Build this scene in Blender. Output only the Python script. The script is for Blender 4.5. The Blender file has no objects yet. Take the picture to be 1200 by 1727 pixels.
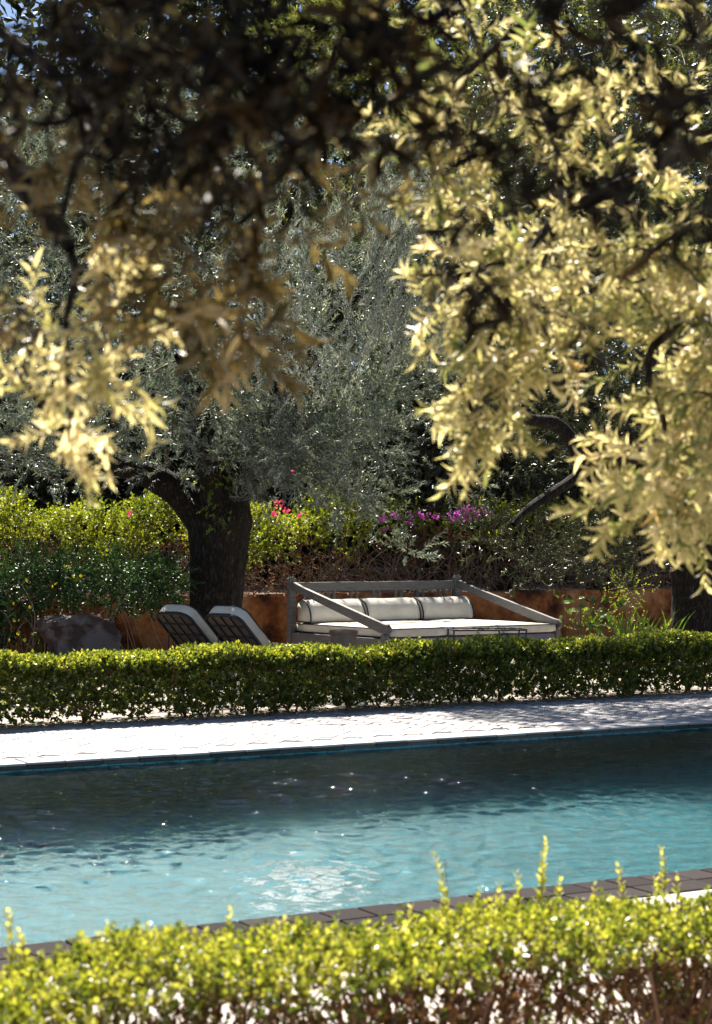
import bpy, bmesh, math, random
import numpy as np
from mathutils import Vector, Matrix, noise as mnoise

rng = np.random.default_rng(7)
random.seed(7)
S = bpy.context.scene
COL = S.collection
R = math.radians

# ------------------------------------------------------------------ camera, sky, sun, exposure
CAMH, FPX, HY = 1.6, 3000.0, 925.0          # eye height, focal length and horizon row in photograph pixels (1200 x 1727)
cam = bpy.data.cameras.new('camera'); cam_o = bpy.data.objects.new('camera', cam); COL.objects.link(cam_o)
cam.sensor_fit = 'HORIZONTAL'; cam.sensor_width = 24.0; cam.lens = FPX / 1200 * 24
cam.shift_y = (HY - 863.5) / 1200
cam.clip_start = 0.05; cam.clip_end = 3000
cam_o.location = (0, 0, CAMH); cam_o.rotation_euler = (R(90), 0, 0)
cam.dof.use_dof = True; cam.dof.focus_distance = 25.0; cam.dof.aperture_fstop = 5.4
S.camera = cam_o

SUN_EL, SUN_AZ = 50.0, -9.0                  # azimuth from +Y towards +X: the sun stands behind the trees, a little left
W = bpy.data.worlds.new('World'); S.world = W; W.use_nodes = True
wn = W.node_tree; bg = wn.nodes['Background']
sky = wn.nodes.new('ShaderNodeTexSky'); sky.sky_type = 'NISHITA'; sky.sun_disc = False
sky.air_density = .75; sky.dust_density = .2; sky.sun_elevation = R(SUN_EL); sky.sun_rotation = R(SUN_AZ)
wn.links.new(sky.outputs[0], bg.inputs[0]); bg.inputs[1].default_value = 0.05
sun = bpy.data.lights.new('sun', 'SUN'); sun.energy = 5.0; sun.angle = R(0.5); sun.color = (1.0, 0.93, 0.82)
sun_o = bpy.data.objects.new('sun', sun); COL.objects.link(sun_o)
SUN_DIR = Vector((math.sin(R(SUN_AZ)) * math.cos(R(SUN_EL)), math.cos(R(SUN_AZ)) * math.cos(R(SUN_EL)), math.sin(R(SUN_EL))))
sun_o.rotation_euler = SUN_DIR.to_track_quat('Z', 'Y').to_euler(); sun_o.location = (0, 30, 40)
S.view_settings.view_transform = 'Standard'; S.view_settings.look = 'None'
S.view_settings.exposure = 1.5; S.view_settings.gamma = 1.0
S.render.engine = 'CYCLES'
S.cycles.max_bounces = 8; S.cycles.diffuse_bounces = 1; S.cycles.glossy_bounces = 3; S.cycles.transparent_max_bounces = 12

# ------------------------------------------------------------------ coordinates
ANG = R(29); CA, SA = math.cos(ANG), math.sin(ANG)
def P(px, py, d):                            # photograph pixel at distance d
    return Vector(((px - 600) / FPX * d, d, CAMH - (py - HY) / FPX * d))
def UV(u, v, z=0.0):                         # along / across the pool, v = 0 on its near edge
    return Vector((u * CA - v * SA, 7.93 + u * SA + v * CA, z))

# ------------------------------------------------------------------ helpers: objects
def props(o, label=None, cat=None, group=None, kind=None):
    if label: o['label'] = label
    if cat: o['category'] = cat
    if group: o['group'] = group
    if kind: o['kind'] = kind
    return o
def empty(name, loc, rz=0.0):
    o = bpy.data.objects.new(name, None); COL.objects.link(o); o.location = loc; o.rotation_euler = (0, 0, rz)
    o.empty_display_size = 0.1
    return o
def link(name, me, parent=None, world=False):
    o = bpy.data.objects.new(name, me); COL.objects.link(o)
    if parent is not None:
        o.parent = parent
        if world: o.matrix_parent_inverse = Matrix.LocRotScale(parent.location, parent.rotation_euler, None).inverted()
    return o
def np_mesh(name, V, F, mat, tint=None, smooth=False):
    V = np.asarray(V, dtype=np.float32); F = np.asarray(F, dtype=np.int32)
    me = bpy.data.meshes.new(name)
    n, k = F.shape
    me.vertices.add(len(V)); me.vertices.foreach_set('co', V.ravel())
    me.loops.add(n * k); me.loops.foreach_set('vertex_index', F.ravel())
    me.polygons.add(n); me.polygons.foreach_set('loop_start', np.arange(0, n * k, k, dtype=np.int32))
    me.polygons.foreach_set('loop_total', np.full(n, k, dtype=np.int32))
    if smooth: me.polygons.foreach_set('use_smooth', np.ones(n, dtype=bool))
    me.materials.append(mat)
    if tint is not None:
        a = me.attributes.new('tint', 'FLOAT', 'POINT'); a.data.foreach_set('value', np.asarray(tint, dtype=np.float32))
    me.update(calc_edges=True); me.validate()
    return me
def bm_mesh(name, bm, mat, smooth=False, tint=None):
    bmesh.ops.recalc_face_normals(bm, faces=bm.faces[:])
    me = bpy.data.meshes.new(name); bm.to_mesh(me); bm.free()
    me.materials.append(mat)
    if smooth:
        for p in me.polygons: p.use_smooth = True
    if tint is not None:
        a = me.attributes.new('tint', 'FLOAT', 'POINT'); a.data.foreach_set('value', np.full(len(me.vertices), tint, dtype=np.float32))
    return me
def add_box(bm, x0, x1, y0, y1, z0, z1, bev=0.0, M=None, seg=2):
    r = bmesh.ops.create_cube(bm, size=1.0)
    vs = r['verts']
    for v in vs:
        v.co = Vector((x0 + (v.co.x + .5) * (x1 - x0), y0 + (v.co.y + .5) * (y1 - y0), z0 + (v.co.z + .5) * (z1 - z0)))
    if bev > 0:
        es = list({e for v in vs for e in v.link_edges})
        g = bmesh.ops.bevel(bm, geom=vs + es, offset=bev, segments=seg, profile=.5, affect='EDGES')
        vs = list({v for f in g['faces'] for v in f.verts} | {v for v in vs if v.is_valid})
    if M is not None:
        for v in vs: v.co = M @ v.co
    return vs
def box_mesh(name, dims, mat, bev=0.0, tint=None, smooth=False):
    bm = bmesh.new(); add_box(bm, *dims, bev=bev); return bm_mesh(name, bm, mat, tint=tint, smooth=smooth)
def tube_np(pts, rad, sides=6, wob=0.0):
    pts = [Vector(p) for p in pts]; n = len(pts)
    V = []; F = []
    t0 = (pts[1] - pts[0]).normalized()
    a = t0.orthogonal().normalized()
    for i, p in enumerate(pts):
        t = (pts[min(i + 1, n - 1)] - pts[max(i - 1, 0)]).normalized()
        a = (a - t * a.dot(t)).normalized(); b = t.cross(a)
        for k in range(sides):
            th = 2 * math.pi * k / sides
            r = rad[i]
            q = p + (a * math.cos(th) + b * math.sin(th)) * r
            if wob:
                f = 1 + wob * mnoise.noise(Vector((q.x * 4, q.y * 4, q.z * 1.3))) + wob * .5 * mnoise.noise(Vector((q.x * 14, q.y * 14, q.z * 3.0)))
                q = p + (a * math.cos(th) + b * math.sin(th)) * r * f
            V.append(q[:])
    for i in range(n - 1):
        for k in range(sides):
            k2 = (k + 1) % sides
            F.append((i * sides + k, i * sides + k2, (i + 1) * sides + k2, (i + 1) * sides + k))
    return np.array(V), np.array(F)
def tubes_mesh(name, paths, mat, sides=5, smooth=True):
    Vs, Fs, o = [], [], 0
    for pts, rad in paths:
        v, f = tube_np(pts, rad, sides); Vs.append(v); Fs.append(f + o); o += len(v)
    return np_mesh(name, np.concatenate(Vs), np.concatenate(Fs), mat, smooth=smooth)
def smooth_path(ctrl, n=10):                 # Catmull-Rom through (point, radius)
    out, rad = [], []
    C = [ctrl[0]] + list(ctrl) + [ctrl[-1]]
    for i in range(1, len(C) - 2):
        p0, p1, p2, p3 = [Vector(C[j][0]) for j in (i - 1, i, i + 1, i + 2)]
        for k in range(n):
            t = k / n
            out.append(.5 * ((2 * p1) + (p2 - p0) * t + (2 * p0 - 5 * p1 + 4 * p2 - p3) * t * t + (3 * p1 - p0 - 3 * p2 + p3) * t ** 3))
            rad.append(C[i][1] * (1 - t) + C[i + 1][1] * t)
    out.append(Vector(ctrl[-1][0])); rad.append(ctrl[-1][1])
    return out, rad

# ------------------------------------------------------------------ helpers: materials
def mat(name):
    m = bpy.data.materials.new(name); m.use_nodes = True
    nt = m.node_tree; b = nt.nodes['Principled BSDF']
    return m, nt, b
def N(nt, t, **kw):
    n = nt.nodes.new(t)
    for k, v in kw.items(): setattr(n, k, v)
    return n
def noise_node(nt, scale, detail=4, rough=.55, coord='Object', stretch=None):
    tc = N(nt, 'ShaderNodeTexCoord'); n = N(nt, 'ShaderNodeTexNoise')
    n.inputs['Scale'].default_value = scale; n.inputs['Detail'].default_value = detail; n.inputs['Roughness'].default_value = rough
    src = tc.outputs[coord]
    if stretch:
        mp = N(nt, 'ShaderNodeMapping'); mp.inputs['Scale'].default_value = stretch; nt.links.new(src, mp.inputs[0]); src = mp.outputs[0]
    nt.links.new(src, n.inputs['Vector'])
    return n
def ramp(nt, fac, stops):
    r = N(nt, 'ShaderNodeValToRGB'); e = r.color_ramp.elements
    while len(e) < len(stops): e.new(.5)
    for i, (p, c) in enumerate(stops): e[i].position = p; e[i].color = (*c, 1)
    nt.links.new(fac, r.inputs[0]); return r
def bump(nt, b, fac, strength=.3, dist=.01):
    n = N(nt, 'ShaderNodeBump'); n.inputs['Strength'].default_value = strength; n.inputs['Distance'].default_value = dist
    nt.links.new(fac, n.inputs['Height']); nt.links.new(n.outputs[0], b.inputs['Normal']); return n
def simple(name, c0, c1, scale=8, rough=.6, bs=.3, bd=.005, detail=5, stretch=None, spec=.5, stops=(.3, .7)):
    m, nt, b = mat(name)
    n = noise_node(nt, scale, detail, stretch=stretch)
    r = ramp(nt, n.outputs[0], [(stops[0], c0), (stops[1], c1)]); nt.links.new(r.outputs[0], b.inputs['Base Color'])
    b.inputs['Roughness'].default_value = rough; b.inputs['Specular IOR Level'].default_value = spec
    if bs: bump(nt, b, n.outputs[0], bs, bd)
    return m
def leaf_mat(name, stops, trans=.4, tcol=(1.0, 1.0, .6), rough=.42, spec=.5, tgain=1.6):
    m, nt, b = mat(name)
    at = N(nt, 'ShaderNodeAttribute'); at.attribute_name = 'tint'
    r = ramp(nt, at.outputs['Fac'], stops)
    nt.links.new(r.outputs[0], b.inputs['Base Color'])
    b.inputs['Roughness'].default_value = rough; b.inputs['Specular IOR Level'].default_value = spec
    tr = N(nt, 'ShaderNodeBsdfTranslucent'); mx = N(nt, 'ShaderNodeMix', data_type='RGBA', blend_type='MULTIPLY')
    mx.inputs[0].default_value = 1; nt.links.new(r.outputs[0], mx.inputs[6])
    mx.inputs[7].default_value = (tcol[0] * tgain, tcol[1] * tgain, tcol[2] * tgain, 1)
    nt.links.new(mx.outputs[2], tr.inputs[0])
    ms = N(nt, 'ShaderNodeMixShader'); ms.inputs[0].default_value = trans
    nt.links.new(b.outputs[0], ms.inputs[1]); nt.links.new(tr.outputs[0], ms.inputs[2])
    nt.links.new(ms.outputs[0], nt.nodes['Material Output'].inputs[0])
    return m
def tint_mat(name, stops, rough=.7, scale=30, bs=.2, bd=.003, mixn=.35, spec=.4):
    m, nt, b = mat(name)
    at = N(nt, 'ShaderNodeAttribute'); at.attribute_name = 'tint'
    n = noise_node(nt, scale, 5)
    ma = N(nt, 'ShaderNodeMath', operation='MULTIPLY_ADD'); ma.inputs[1].default_value = mixn
    sb = N(nt, 'ShaderNodeMath', operation='SUBTRACT'); sb.inputs[1].default_value = .5
    nt.links.new(n.outputs[0], sb.inputs[0]); nt.links.new(sb.outputs[0], ma.inputs[0]); nt.links.new(at.outputs['Fac'], ma.inputs[2])
    r = ramp(nt, ma.outputs[0], stops); nt.links.new(r.outputs[0], b.inputs['Base Color'])
    b.inputs['Roughness'].default_value = rough; b.inputs['Specular IOR Level'].default_value = spec
    bump(nt, b, n.outputs[0], bs, bd)
    return m

M = {}
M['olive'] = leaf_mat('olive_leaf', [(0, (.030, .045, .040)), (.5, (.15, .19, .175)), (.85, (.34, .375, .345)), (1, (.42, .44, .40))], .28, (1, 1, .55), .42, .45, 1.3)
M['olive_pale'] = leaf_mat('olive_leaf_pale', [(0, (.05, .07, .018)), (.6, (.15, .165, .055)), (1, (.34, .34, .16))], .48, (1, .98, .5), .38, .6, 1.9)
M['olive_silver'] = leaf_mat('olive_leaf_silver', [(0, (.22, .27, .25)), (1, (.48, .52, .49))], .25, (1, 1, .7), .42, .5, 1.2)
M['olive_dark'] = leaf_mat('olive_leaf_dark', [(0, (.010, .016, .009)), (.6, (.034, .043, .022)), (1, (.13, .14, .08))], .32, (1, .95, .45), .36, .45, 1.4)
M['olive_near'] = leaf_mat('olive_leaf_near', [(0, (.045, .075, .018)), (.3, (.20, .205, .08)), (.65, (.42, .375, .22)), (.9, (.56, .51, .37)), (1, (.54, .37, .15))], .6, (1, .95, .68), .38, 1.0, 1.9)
M['olive_sun_gold'] = leaf_mat('olive_leaf_sun_gold', [(0, (.025, .027, .010)), (.4, (.095, .078, .028)), (.75, (.21, .16, .065)), (1, (.46, .40, .26))], .5, (1, .9, .55), .36, 1.0, 1.5)  # olive leaf with the gold of partial sun put into its colour
M['olive_shade'] = leaf_mat('olive_leaf_shade', [(0, (.004, .0035, .002)), (.7, (.010, .008, .003)), (1, (.05, .032, .012))], .35, (1, .8, .42), .45, .2, 1.4)  # olive leaf blackened: the shade is put into the colour
M['box'] = leaf_mat('box_leaf', [(0, (.032, .050, .013)), (.55, (.095, .125, .025)), (1, (.25, .265, .05))], .5, (1, 1, .3), .33, .8, 2.0)
M['box_tip'] = leaf_mat('box_tip', [(0, (.15, .19, .025)), (.6, (.36, .36, .065)), (1, (.54, .50, .22))], .5, (1, 1, .4), .35, 1.0, 1.5)
M['boug'] = leaf_mat('bougainvillea_leaf', [(0, (.06, .085, .015)), (.5, (.16, .20, .025)), (1, (.34, .35, .07))], .45, (1, 1, .3), .42, .5, 1.7)
M['shrub'] = leaf_mat('shrub_leaf', [(0, (.012, .032, .012)), (.6, (.026, .062, .02)), (1, (.06, .105, .03))], .35, (.9, 1, .4), .4, .35, 1.3)
M['blade'] = leaf_mat('blade_leaf', [(0, (.08, .15, .02)), (1, (.2, .3, .06))], .5, (1, 1, .35), .35, .5, 1.5)
M['dry'] = leaf_mat('dry_leaf', [(0, (.07, .035, .015)), (.6, (.17, .085, .03)), (1, (.30, .17, .07))], .3, (1, .8, .5), .6, .3, 1.2)
M['magenta'] = leaf_mat('bract_magenta', [(0, (.35, .04, .30)), (1, (.60, .14, .55))], .5, (1, .7, 1), .5, .3, 1.2)
M['pink'] = leaf_mat('bract_pink', [(0, (.45, .02, .10)), (1, (.70, .10, .25))], .5, (1, .6, .8), .5, .3, 1.2)
M['yellow'] = leaf_mat('petal_yellow', [(0, (.6, .42, .02)), (1, (.8, .65, .05))], .4, (1, 1, .4), .5, .3, 1.2)

def bark_mat(name, c0, c1, c2):
    m, nt, b = mat(name)
    n = noise_node(nt, 7, 8, .65, stretch=(2.2, 2.2, .45))
    v = N(nt, 'ShaderNodeTexVoronoi', feature='DISTANCE_TO_EDGE'); v.inputs['Scale'].default_value = 11
    tc = N(nt, 'ShaderNodeTexCoord'); mp = N(nt, 'ShaderNodeMapping'); mp.inputs['Scale'].default_value = (1.6, 1.6, .35)
    mx = N(nt, 'ShaderNodeMix', data_type='RGBA', blend_type='LINEAR_LIGHT'); mx.inputs[0].default_value = .18
    nt.links.new(tc.outputs['Object'], mx.inputs[6]); nt.links.new(n.outputs['Color'], mx.inputs[7])
    nt.links.new(mx.outputs[2], mp.inputs[0]); nt.links.new(mp.outputs[0], v.inputs['Vector'])
    r1 = ramp(nt, v.outputs['Distance'], [(0, (0, 0, 0)), (.28, (1, 1, 1))])
    ma = N(nt, 'ShaderNodeMath', operation='MULTIPLY'); nt.links.new(r1.outputs[0], ma.inputs[0]); nt.links.new(n.outputs[0], ma.inputs[1])
    r = ramp(nt, ma.outputs[0], [(.05, c0), (.4, c1), (.75, c2)]); nt.links.new(r.outputs[0], b.inputs['Base Color'])
    b.inputs['Roughness'].default_value = .85; b.inputs['Specular IOR Level'].default_value = .25
    bump(nt, b, ma.outputs[0], 1.0, .05)
    return m
M['bark'] = bark_mat('olive_bark', (.010, .008, .006), (.045, .036, .027), (.11, .09, .07))
M['twig'] = simple('olive_twig', (.03, .024, .016), (.10, .08, .055), 30, .75, 0)
M['twig_brown'] = simple('hedge_twig', (.09, .042, .024), (.28, .135, .07), 25, .75, 0)
M['twig_pale'] = simple('pale_twig', (.16, .11, .08), (.34, .25, .19), 25, .75, 0)

def wall_mat():
    m, nt, b = mat('terracotta_render')
    n = noise_node(nt, 1.6, 8, .62); n2 = noise_node(nt, 14, 6, .6)
    r = ramp(nt, n.outputs[0], [(.36, (.07, .026, .012)), (.45, (.27, .085, .026)), (.54, (.50, .19, .06)), (.64, (.56, .28, .13))])
    mx = N(nt, 'ShaderNodeMix', data_type='RGBA', blend_type='MULTIPLY'); mx.inputs[0].default_value = .55
    r2 = ramp(nt, n2.outputs[0], [(.3, (.45, .42, .40)), (.6, (1, 1, 1))])
    nt.links.new(r.outputs[0], mx.inputs[6]); nt.links.new(r2.outputs[0], mx.inputs[7]); nt.links.new(mx.outputs[2], b.inputs['Base Color'])
    b.inputs['Roughness'].default_value = .9; b.inputs['Specular IOR Level'].default_value = .2
    bump(nt, b, n2.outputs[0], .6, .03)
    return m
M['wall'] = wall_mat()
M['masonry'] = simple('old_masonry', (.07, .045, .036), (.15, .125, .112), 2.6, .9, 1.0, .12, 12, spec=.2, stops=(.44, .54))
M['soil'] = simple('soil', (.12, .075, .045), (.24, .16, .10), 3, .95, .5, .03, 8, spec=.2)
M['paving_plain'] = simple('pale_paving', (.46, .40, .35), (.62, .56, .50), 5, .75, .3, .006, 8, spec=.3)
M['terrace'] = simple('terrace_paving', (.32, .26, .21), (.46, .39, .33), 4, .8, .4, .01, 8, spec=.3)
M['paver'] = tint_mat('paver', [(0, (.24, .225, .23)), (.5, (.36, .34, .34)), (1, (.47, .45, .445))], .62, 40, .3, .003)
M['grout'] = simple('grout', (.20, .17, .16), (.33, .29, .27), 20, .9, .3, .004)
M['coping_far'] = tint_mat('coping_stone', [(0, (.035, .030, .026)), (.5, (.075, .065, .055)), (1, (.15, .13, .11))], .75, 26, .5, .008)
M['coping_near'] = tint_mat('coping_tile_dark', [(0, (.012, .009, .009)), (.5, (.024, .018, .018)), (1, (.040, .031, .031))], .85, 18, .3, .004, .6, spec=.1)
M['joint'] = simple('pale_joint', (.36, .32, .30), (.48, .44, .41), 20, .9, .2, .003)

def pool_mat(name, c0, c1, scale):
    m, nt, b = mat(name)
    tc = N(nt, 'ShaderNodeTexCoord'); mp = N(nt, 'ShaderNodeMapping'); mp.inputs['Rotation'].default_value = (0, 0, -ANG)
    nt.links.new(tc.outputs['Object'], mp.inputs[0])
    v = N(nt, 'ShaderNodeTexVoronoi'); v.inputs['Scale'].default_value = scale; v.inputs['Randomness'].default_value = .25
    nt.links.new(mp.outputs[0], v.inputs['Vector'])
    sp = N(nt, 'ShaderNodeSeparateColor'); nt.links.new(v.outputs['Color'], sp.inputs[0])
    r = ramp(nt, sp.outputs[0], [(0, c0), (1, c1)]); nt.links.new(r.outputs[0], b.inputs['Base Color'])
    b.inputs['Roughness'].default_value = .4
    return m
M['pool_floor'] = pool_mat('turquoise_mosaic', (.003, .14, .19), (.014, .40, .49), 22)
M['pool_wall'] = pool_mat('shaded_mosaic_wall', (.006, .028, .038), (.016, .06, .075), 22)  # same mosaic darkened, the walls' shade put into its colour

GLINT_SPOT = P(522, 1472, 8.98)
def water_mat():
    m, nt, b = mat('pool_water'); nt.nodes.remove(b)
    geo = N(nt, 'ShaderNodeNewGeometry')
    def nz(scale, detail, rough, stretch=None):
        n = N(nt, 'ShaderNodeTexNoise'); n.inputs['Scale'].default_value = scale; n.inputs['Detail'].default_value = detail; n.inputs['Roughness'].default_value = rough
        n.inputs['Distortion'].default_value = .6
        src = geo.outputs['Position']
        if stretch:
            mp = N(nt, 'ShaderNodeMapping'); mp.inputs['Scale'].default_value = stretch; nt.links.new(src, mp.inputs[0]); src = mp.outputs[0]
        nt.links.new(src, n.inputs['Vector']); return n
    c = nz(26, 2, .5, (.7, 1, 1))
    bu = N(nt, 'ShaderNodeBump'); bu.inputs['Strength'].default_value = 1.0; bu.inputs['Distance'].default_value = .008
    nt.links.new(c.outputs[0], bu.inputs['Height'])
    fr = N(nt, 'ShaderNodeFresnel'); fr.inputs['IOR'].default_value = 1.333; nt.links.new(bu.outputs[0], fr.inputs['Normal'])
    tr = N(nt, 'ShaderNodeBsdfTransparent'); tr.inputs[0].default_value = (.97, 1, 1, 1)
    rf = N(nt, 'ShaderNodeBsdfRefraction'); rf.inputs['IOR'].default_value = 1.333; rf.inputs['Roughness'].default_value = 0.0
    nt.links.new(bu.outputs[0], rf.inputs['Normal'])
    gl = N(nt, 'ShaderNodeBsdfGlossy'); gl.inputs['Roughness'].default_value = .015; nt.links.new(bu.outputs[0], gl.inputs['Normal'])
    m1 = N(nt, 'ShaderNodeMixShader'); m1.inputs[0].default_value = .55; nt.links.new(tr.outputs[0], m1.inputs[1]); nt.links.new(rf.outputs[0], m1.inputs[2])
    m2 = N(nt, 'ShaderNodeMixShader'); nt.links.new(fr.outputs[0], m2.inputs[0]); nt.links.new(m1.outputs[0], m2.inputs[1]); nt.links.new(gl.outputs[0], m2.inputs[2])
    nt.links.new(m2.outputs[0], nt.nodes['Material Output'].inputs[0])
    return m
M['water'] = water_mat()

M['grey_wood'] = simple('grey_painted_wood', (.095, .092, .094), (.165, .158, .156), 6, .6, .25, .004, 7, stretch=(1, 1, 6), spec=.4)
M['plinth'] = simple('blue_shade_grey', (.13, .14, .19), (.19, .20, .26), 5, .6, .2, .004, 6, spec=.4)  # grey front board, the blue of its shade put into the colour
M['canvas'] = simple('cream_canvas', (.60, .55, .46), (.76, .72, .63), 4, .85, .6, .03, 6, spec=.2)
M['canvas_back'] = simple('brown_canvas', (.13, .10, .075), (.20, .155, .115), 12, .85, .2, .003, 6, spec=.2)
M['piping'] = simple('black_piping', (.012, .012, .014), (.03, .03, .034), 20, .6, 0)
M['iron'] = simple('black_iron', (.010, .010, .012), (.028, .028, .032), 14, .45, .2, .002, 5, spec=.5)
M['clay'] = simple('worn_clay', (.17, .12, .085), (.29, .22, .165), 7, .8, .4, .006, 7, spec=.25, stretch=(1, 1, .4))

# ------------------------------------------------------------------ the setting: ground, pool, paving
WAVE = .034
POOL_W, POOL_D, WZ = 5.9, 1.9, -.063
U0, U1 = -13.0, 17.0
NC = .42                                     # near coping depth
def quad_sheet(name, rects, mat_, z):        # rects in pool coordinates
    bm = bmesh.new()
    for (u0, u1, v0, v1) in rects:
        bm.faces.new([bm.verts.new(UV(u, v, z)) for u, v in ((u0, v0), (u1, v0), (u1, v1), (u0, v1))])
    me = bm_mesh(name, bm, mat_)
    return props(link(name, me), kind='structure')
G = 400
quad_sheet('ground', [(-G, G, -G, -NC - .01), (-G, G, POOL_W + .3, G), (-G, U0, -NC - .01, POOL_W + .3), (U1, G, -NC - .01, POOL_W + .3)], M['soil'], -.012)
quad_sheet('near_paving', [(-16, 20, -7.5, -NC)], M['paving_plain'], -.004)
quad_sheet('terrace', [(-16, 30, 8.35, 18.7)], M['terrace'], -.004)
deck = quad_sheet('far_paving', [(-16, 20, POOL_W + .28, 8.349)], M['grout'], -.006)
props(deck, 'pale herringbone paving along the far side of the pool')

# basin
bm = bmesh.new()
def face_uv(bm, pts): bm.faces.new([bm.verts.new(UV(*p)) for p in pts])
face_uv(bm, [(U0, 0, -POOL_D), (U1, 0, -POOL_D), (U1, POOL_W, -POOL_D), (U0, POOL_W, -POOL_D)])
pool = props(link('pool_floor', bm_mesh('pool_floor', bm, M['pool_floor'])), kind='structure')
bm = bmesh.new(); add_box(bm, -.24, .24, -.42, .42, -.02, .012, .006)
M['glint_pale'] = simple('glint_white', (.68, .80, .84), (.76, .87, .90), 6, .5, 0)
dp = link('glint_plate', bm_mesh('glint_plate', bm, M['glint_pale']), pool); dp.location = (-.29, 11.1, -POOL_D + .012); dp.rotation_euler.z = R(1.5)  # added plate, its pale colour standing in for bright light on the water
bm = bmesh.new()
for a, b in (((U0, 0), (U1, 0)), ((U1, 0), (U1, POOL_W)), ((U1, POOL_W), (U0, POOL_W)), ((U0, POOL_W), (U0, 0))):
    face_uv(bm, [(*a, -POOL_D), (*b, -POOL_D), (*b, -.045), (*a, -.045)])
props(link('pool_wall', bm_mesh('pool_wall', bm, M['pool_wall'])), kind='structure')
# water surface: a sheet of small waves, choppier at one spot shaped to catch glints
gu = np.concatenate([[U0], np.arange(-2.6, 8.6, .0215), [U1]]); gv = np.linspace(.001, POOL_W - .001, 280)
UU, VV = np.meshgrid(gu, gv, indexing='ij')
XX, YY = UU * CA - VV * SA, 7.93 + UU * SA + VV * CA
wr = np.random.default_rng(3); ZZ = np.zeros_like(UU)
for q in range(70):
    lam = .085 * (3.2 ** wr.random()); th = np.pi / 2 + wr.normal() * .75; k_ = 2 * np.pi / lam
    ZZ += (WAVE / k_) * np.sin(k_ * (XX * math.cos(th) + YY * math.sin(th)) + wr.random() * 6.28 + 1.2 * np.sin(XX * wr.uniform(.4, 1.3) + YY * wr.uniform(.4, 1.3)))
jr = np.exp(-(((XX - GLINT_SPOT.x) / .24) ** 2 + ((YY - GLINT_SPOT.y) / .36) ** 2))
gust = .75 + .35 * np.sin(XX * .9 + 1.3 * np.sin(YY * .6)) * np.sin(YY * 1.1 + .6)
ZZ *= gust
for q in range(40):
    lam = wr.uniform(.09, .16); th = np.pi / 2 + wr.normal() * .8; k_ = 2 * np.pi / lam
    ZZ += jr * (.035 / k_) * np.sin(k_ * (XX * math.cos(th) + YY * math.sin(th)) + wr.random() * 6.28)
ZZ[0] = 0; ZZ[-1] = 0
ni, nj = UU.shape; ii, jj = np.meshgrid(np.arange(ni - 1), np.arange(nj - 1), indexing='ij'); b0 = (ii * nj + jj).ravel()
props(link('water', np_mesh('water', np.stack([XX, YY, WZ + ZZ], -1).reshape(-1, 3), np.stack([b0, b0 + nj, b0 + nj + 1, b0 + 1], 1), M['water'], smooth=True)), kind='structure')

def uv_matrix(u, v, z=0, rot=0.0): return Matrix.Translation(UV(u, v, z)) @ Matrix.Rotation(ANG + rot, 4, 'Z')
# near coping: dark tiles in two rows on a pale bed
bm = bmesh.new(); MX = uv_matrix(0, 0)
add_box(bm, U0, U1, -NC, .0, -.2, -.012, M=MX)
nbed = props(link('near_coping_bed', bm_mesh('near_coping_bed', bm, M['joint'])), kind='structure')
TL = .195
def coping_variants(du, dv, h, m, n=5, bev=.006):
    return [box_mesh('tile', (-du / 2, du / 2, -dv / 2, dv / 2, -h, 0), m, bev, tint=.15 + .7 * i / (n - 1)) for i in range(n)]
va = coping_variants(TL - .008, NC / 2 - .008, .03, M['coping_near']); vb = coping_variants(2 * TL - .008, NC / 2 - .008, .03, M['coping_near'])
def near_tile(u, v, big):
    o = link('tile', random.choice(vb if big else va), nbed); o.matrix_world = uv_matrix(u, v, random.uniform(.0, .004), random.uniform(-.006, .006)); return o
u = -4.0
while u < 7.0:
    near_tile(u, -NC * .25, False); near_tile(u + TL, -NC * .25, False); near_tile(u + TL / 2, -NC * .75, True); u += 2 * TL
bm = bmesh.new()
for (a, b) in ((U0, -4.1), (u - TL / 2 + .005, U1)):
    k = a
    while k < b - .05:
        for r_ in (0, 1): add_box(bm, k, min(k + TL * 2 - .008, b), -NC + r_ * NC / 2 + .004, -NC / 2 + r_ * NC / 2 - .004, -.03, .002, M=MX)
        k += TL * 2
o = link('distant_tiles', bm_mesh('distant_tiles', bm, M['coping_near'], tint=.5), nbed); o['kind'] = 'stuff'
# far coping: stones with a worn rounded nose
bm = bmesh.new(); add_box(bm, U0, U1, POOL_W, POOL_W + .285, -.25, -.046, M=MX)
fbed = props(link('far_coping_bed', bm_mesh('far_coping_bed', bm, M['grout'])), kind='structure')
def nose(i, L=.292):
    bm = bmesh.new(); vs = add_box(bm, -L / 2, L / 2, -.03, .28, -.02, 0, .008, seg=2)
    for v in bm.verts:
        q = v.co * 9 + Vector((i * 7.3, 0, 0)); v.co += Vector((0, mnoise.noise(q), mnoise.noise(q + Vector((3, 9, 1))) * .6)) * .004
    return bm_mesh('coping_stone', bm, M['paver'], False, tint=.3 + .1 * i)
nv = [nose(i) for i in range(6)]
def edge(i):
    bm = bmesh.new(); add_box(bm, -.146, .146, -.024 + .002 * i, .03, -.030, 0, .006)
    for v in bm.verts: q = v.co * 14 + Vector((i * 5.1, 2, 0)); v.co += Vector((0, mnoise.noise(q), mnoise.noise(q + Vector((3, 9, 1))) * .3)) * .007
    return bm_mesh('shaded_edge', bm, M['coping_far'], True, tint=.1 + .16 * i)  # added course, its dark tone both dark stone and the nose's shade
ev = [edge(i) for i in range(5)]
k = -9.0
while k < 12.0:
    o = link('coping_stone', random.choice(nv), fbed); o.matrix_world = uv_matrix(k, POOL_W, random.uniform(-.002, .002), random.uniform(-.004, .004))
    o = link('shaded_edge', random.choice(ev), fbed); o.matrix_world = uv_matrix(k, POOL_W, -.0225, random.uniform(-.012, .012)); k += .3
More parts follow.
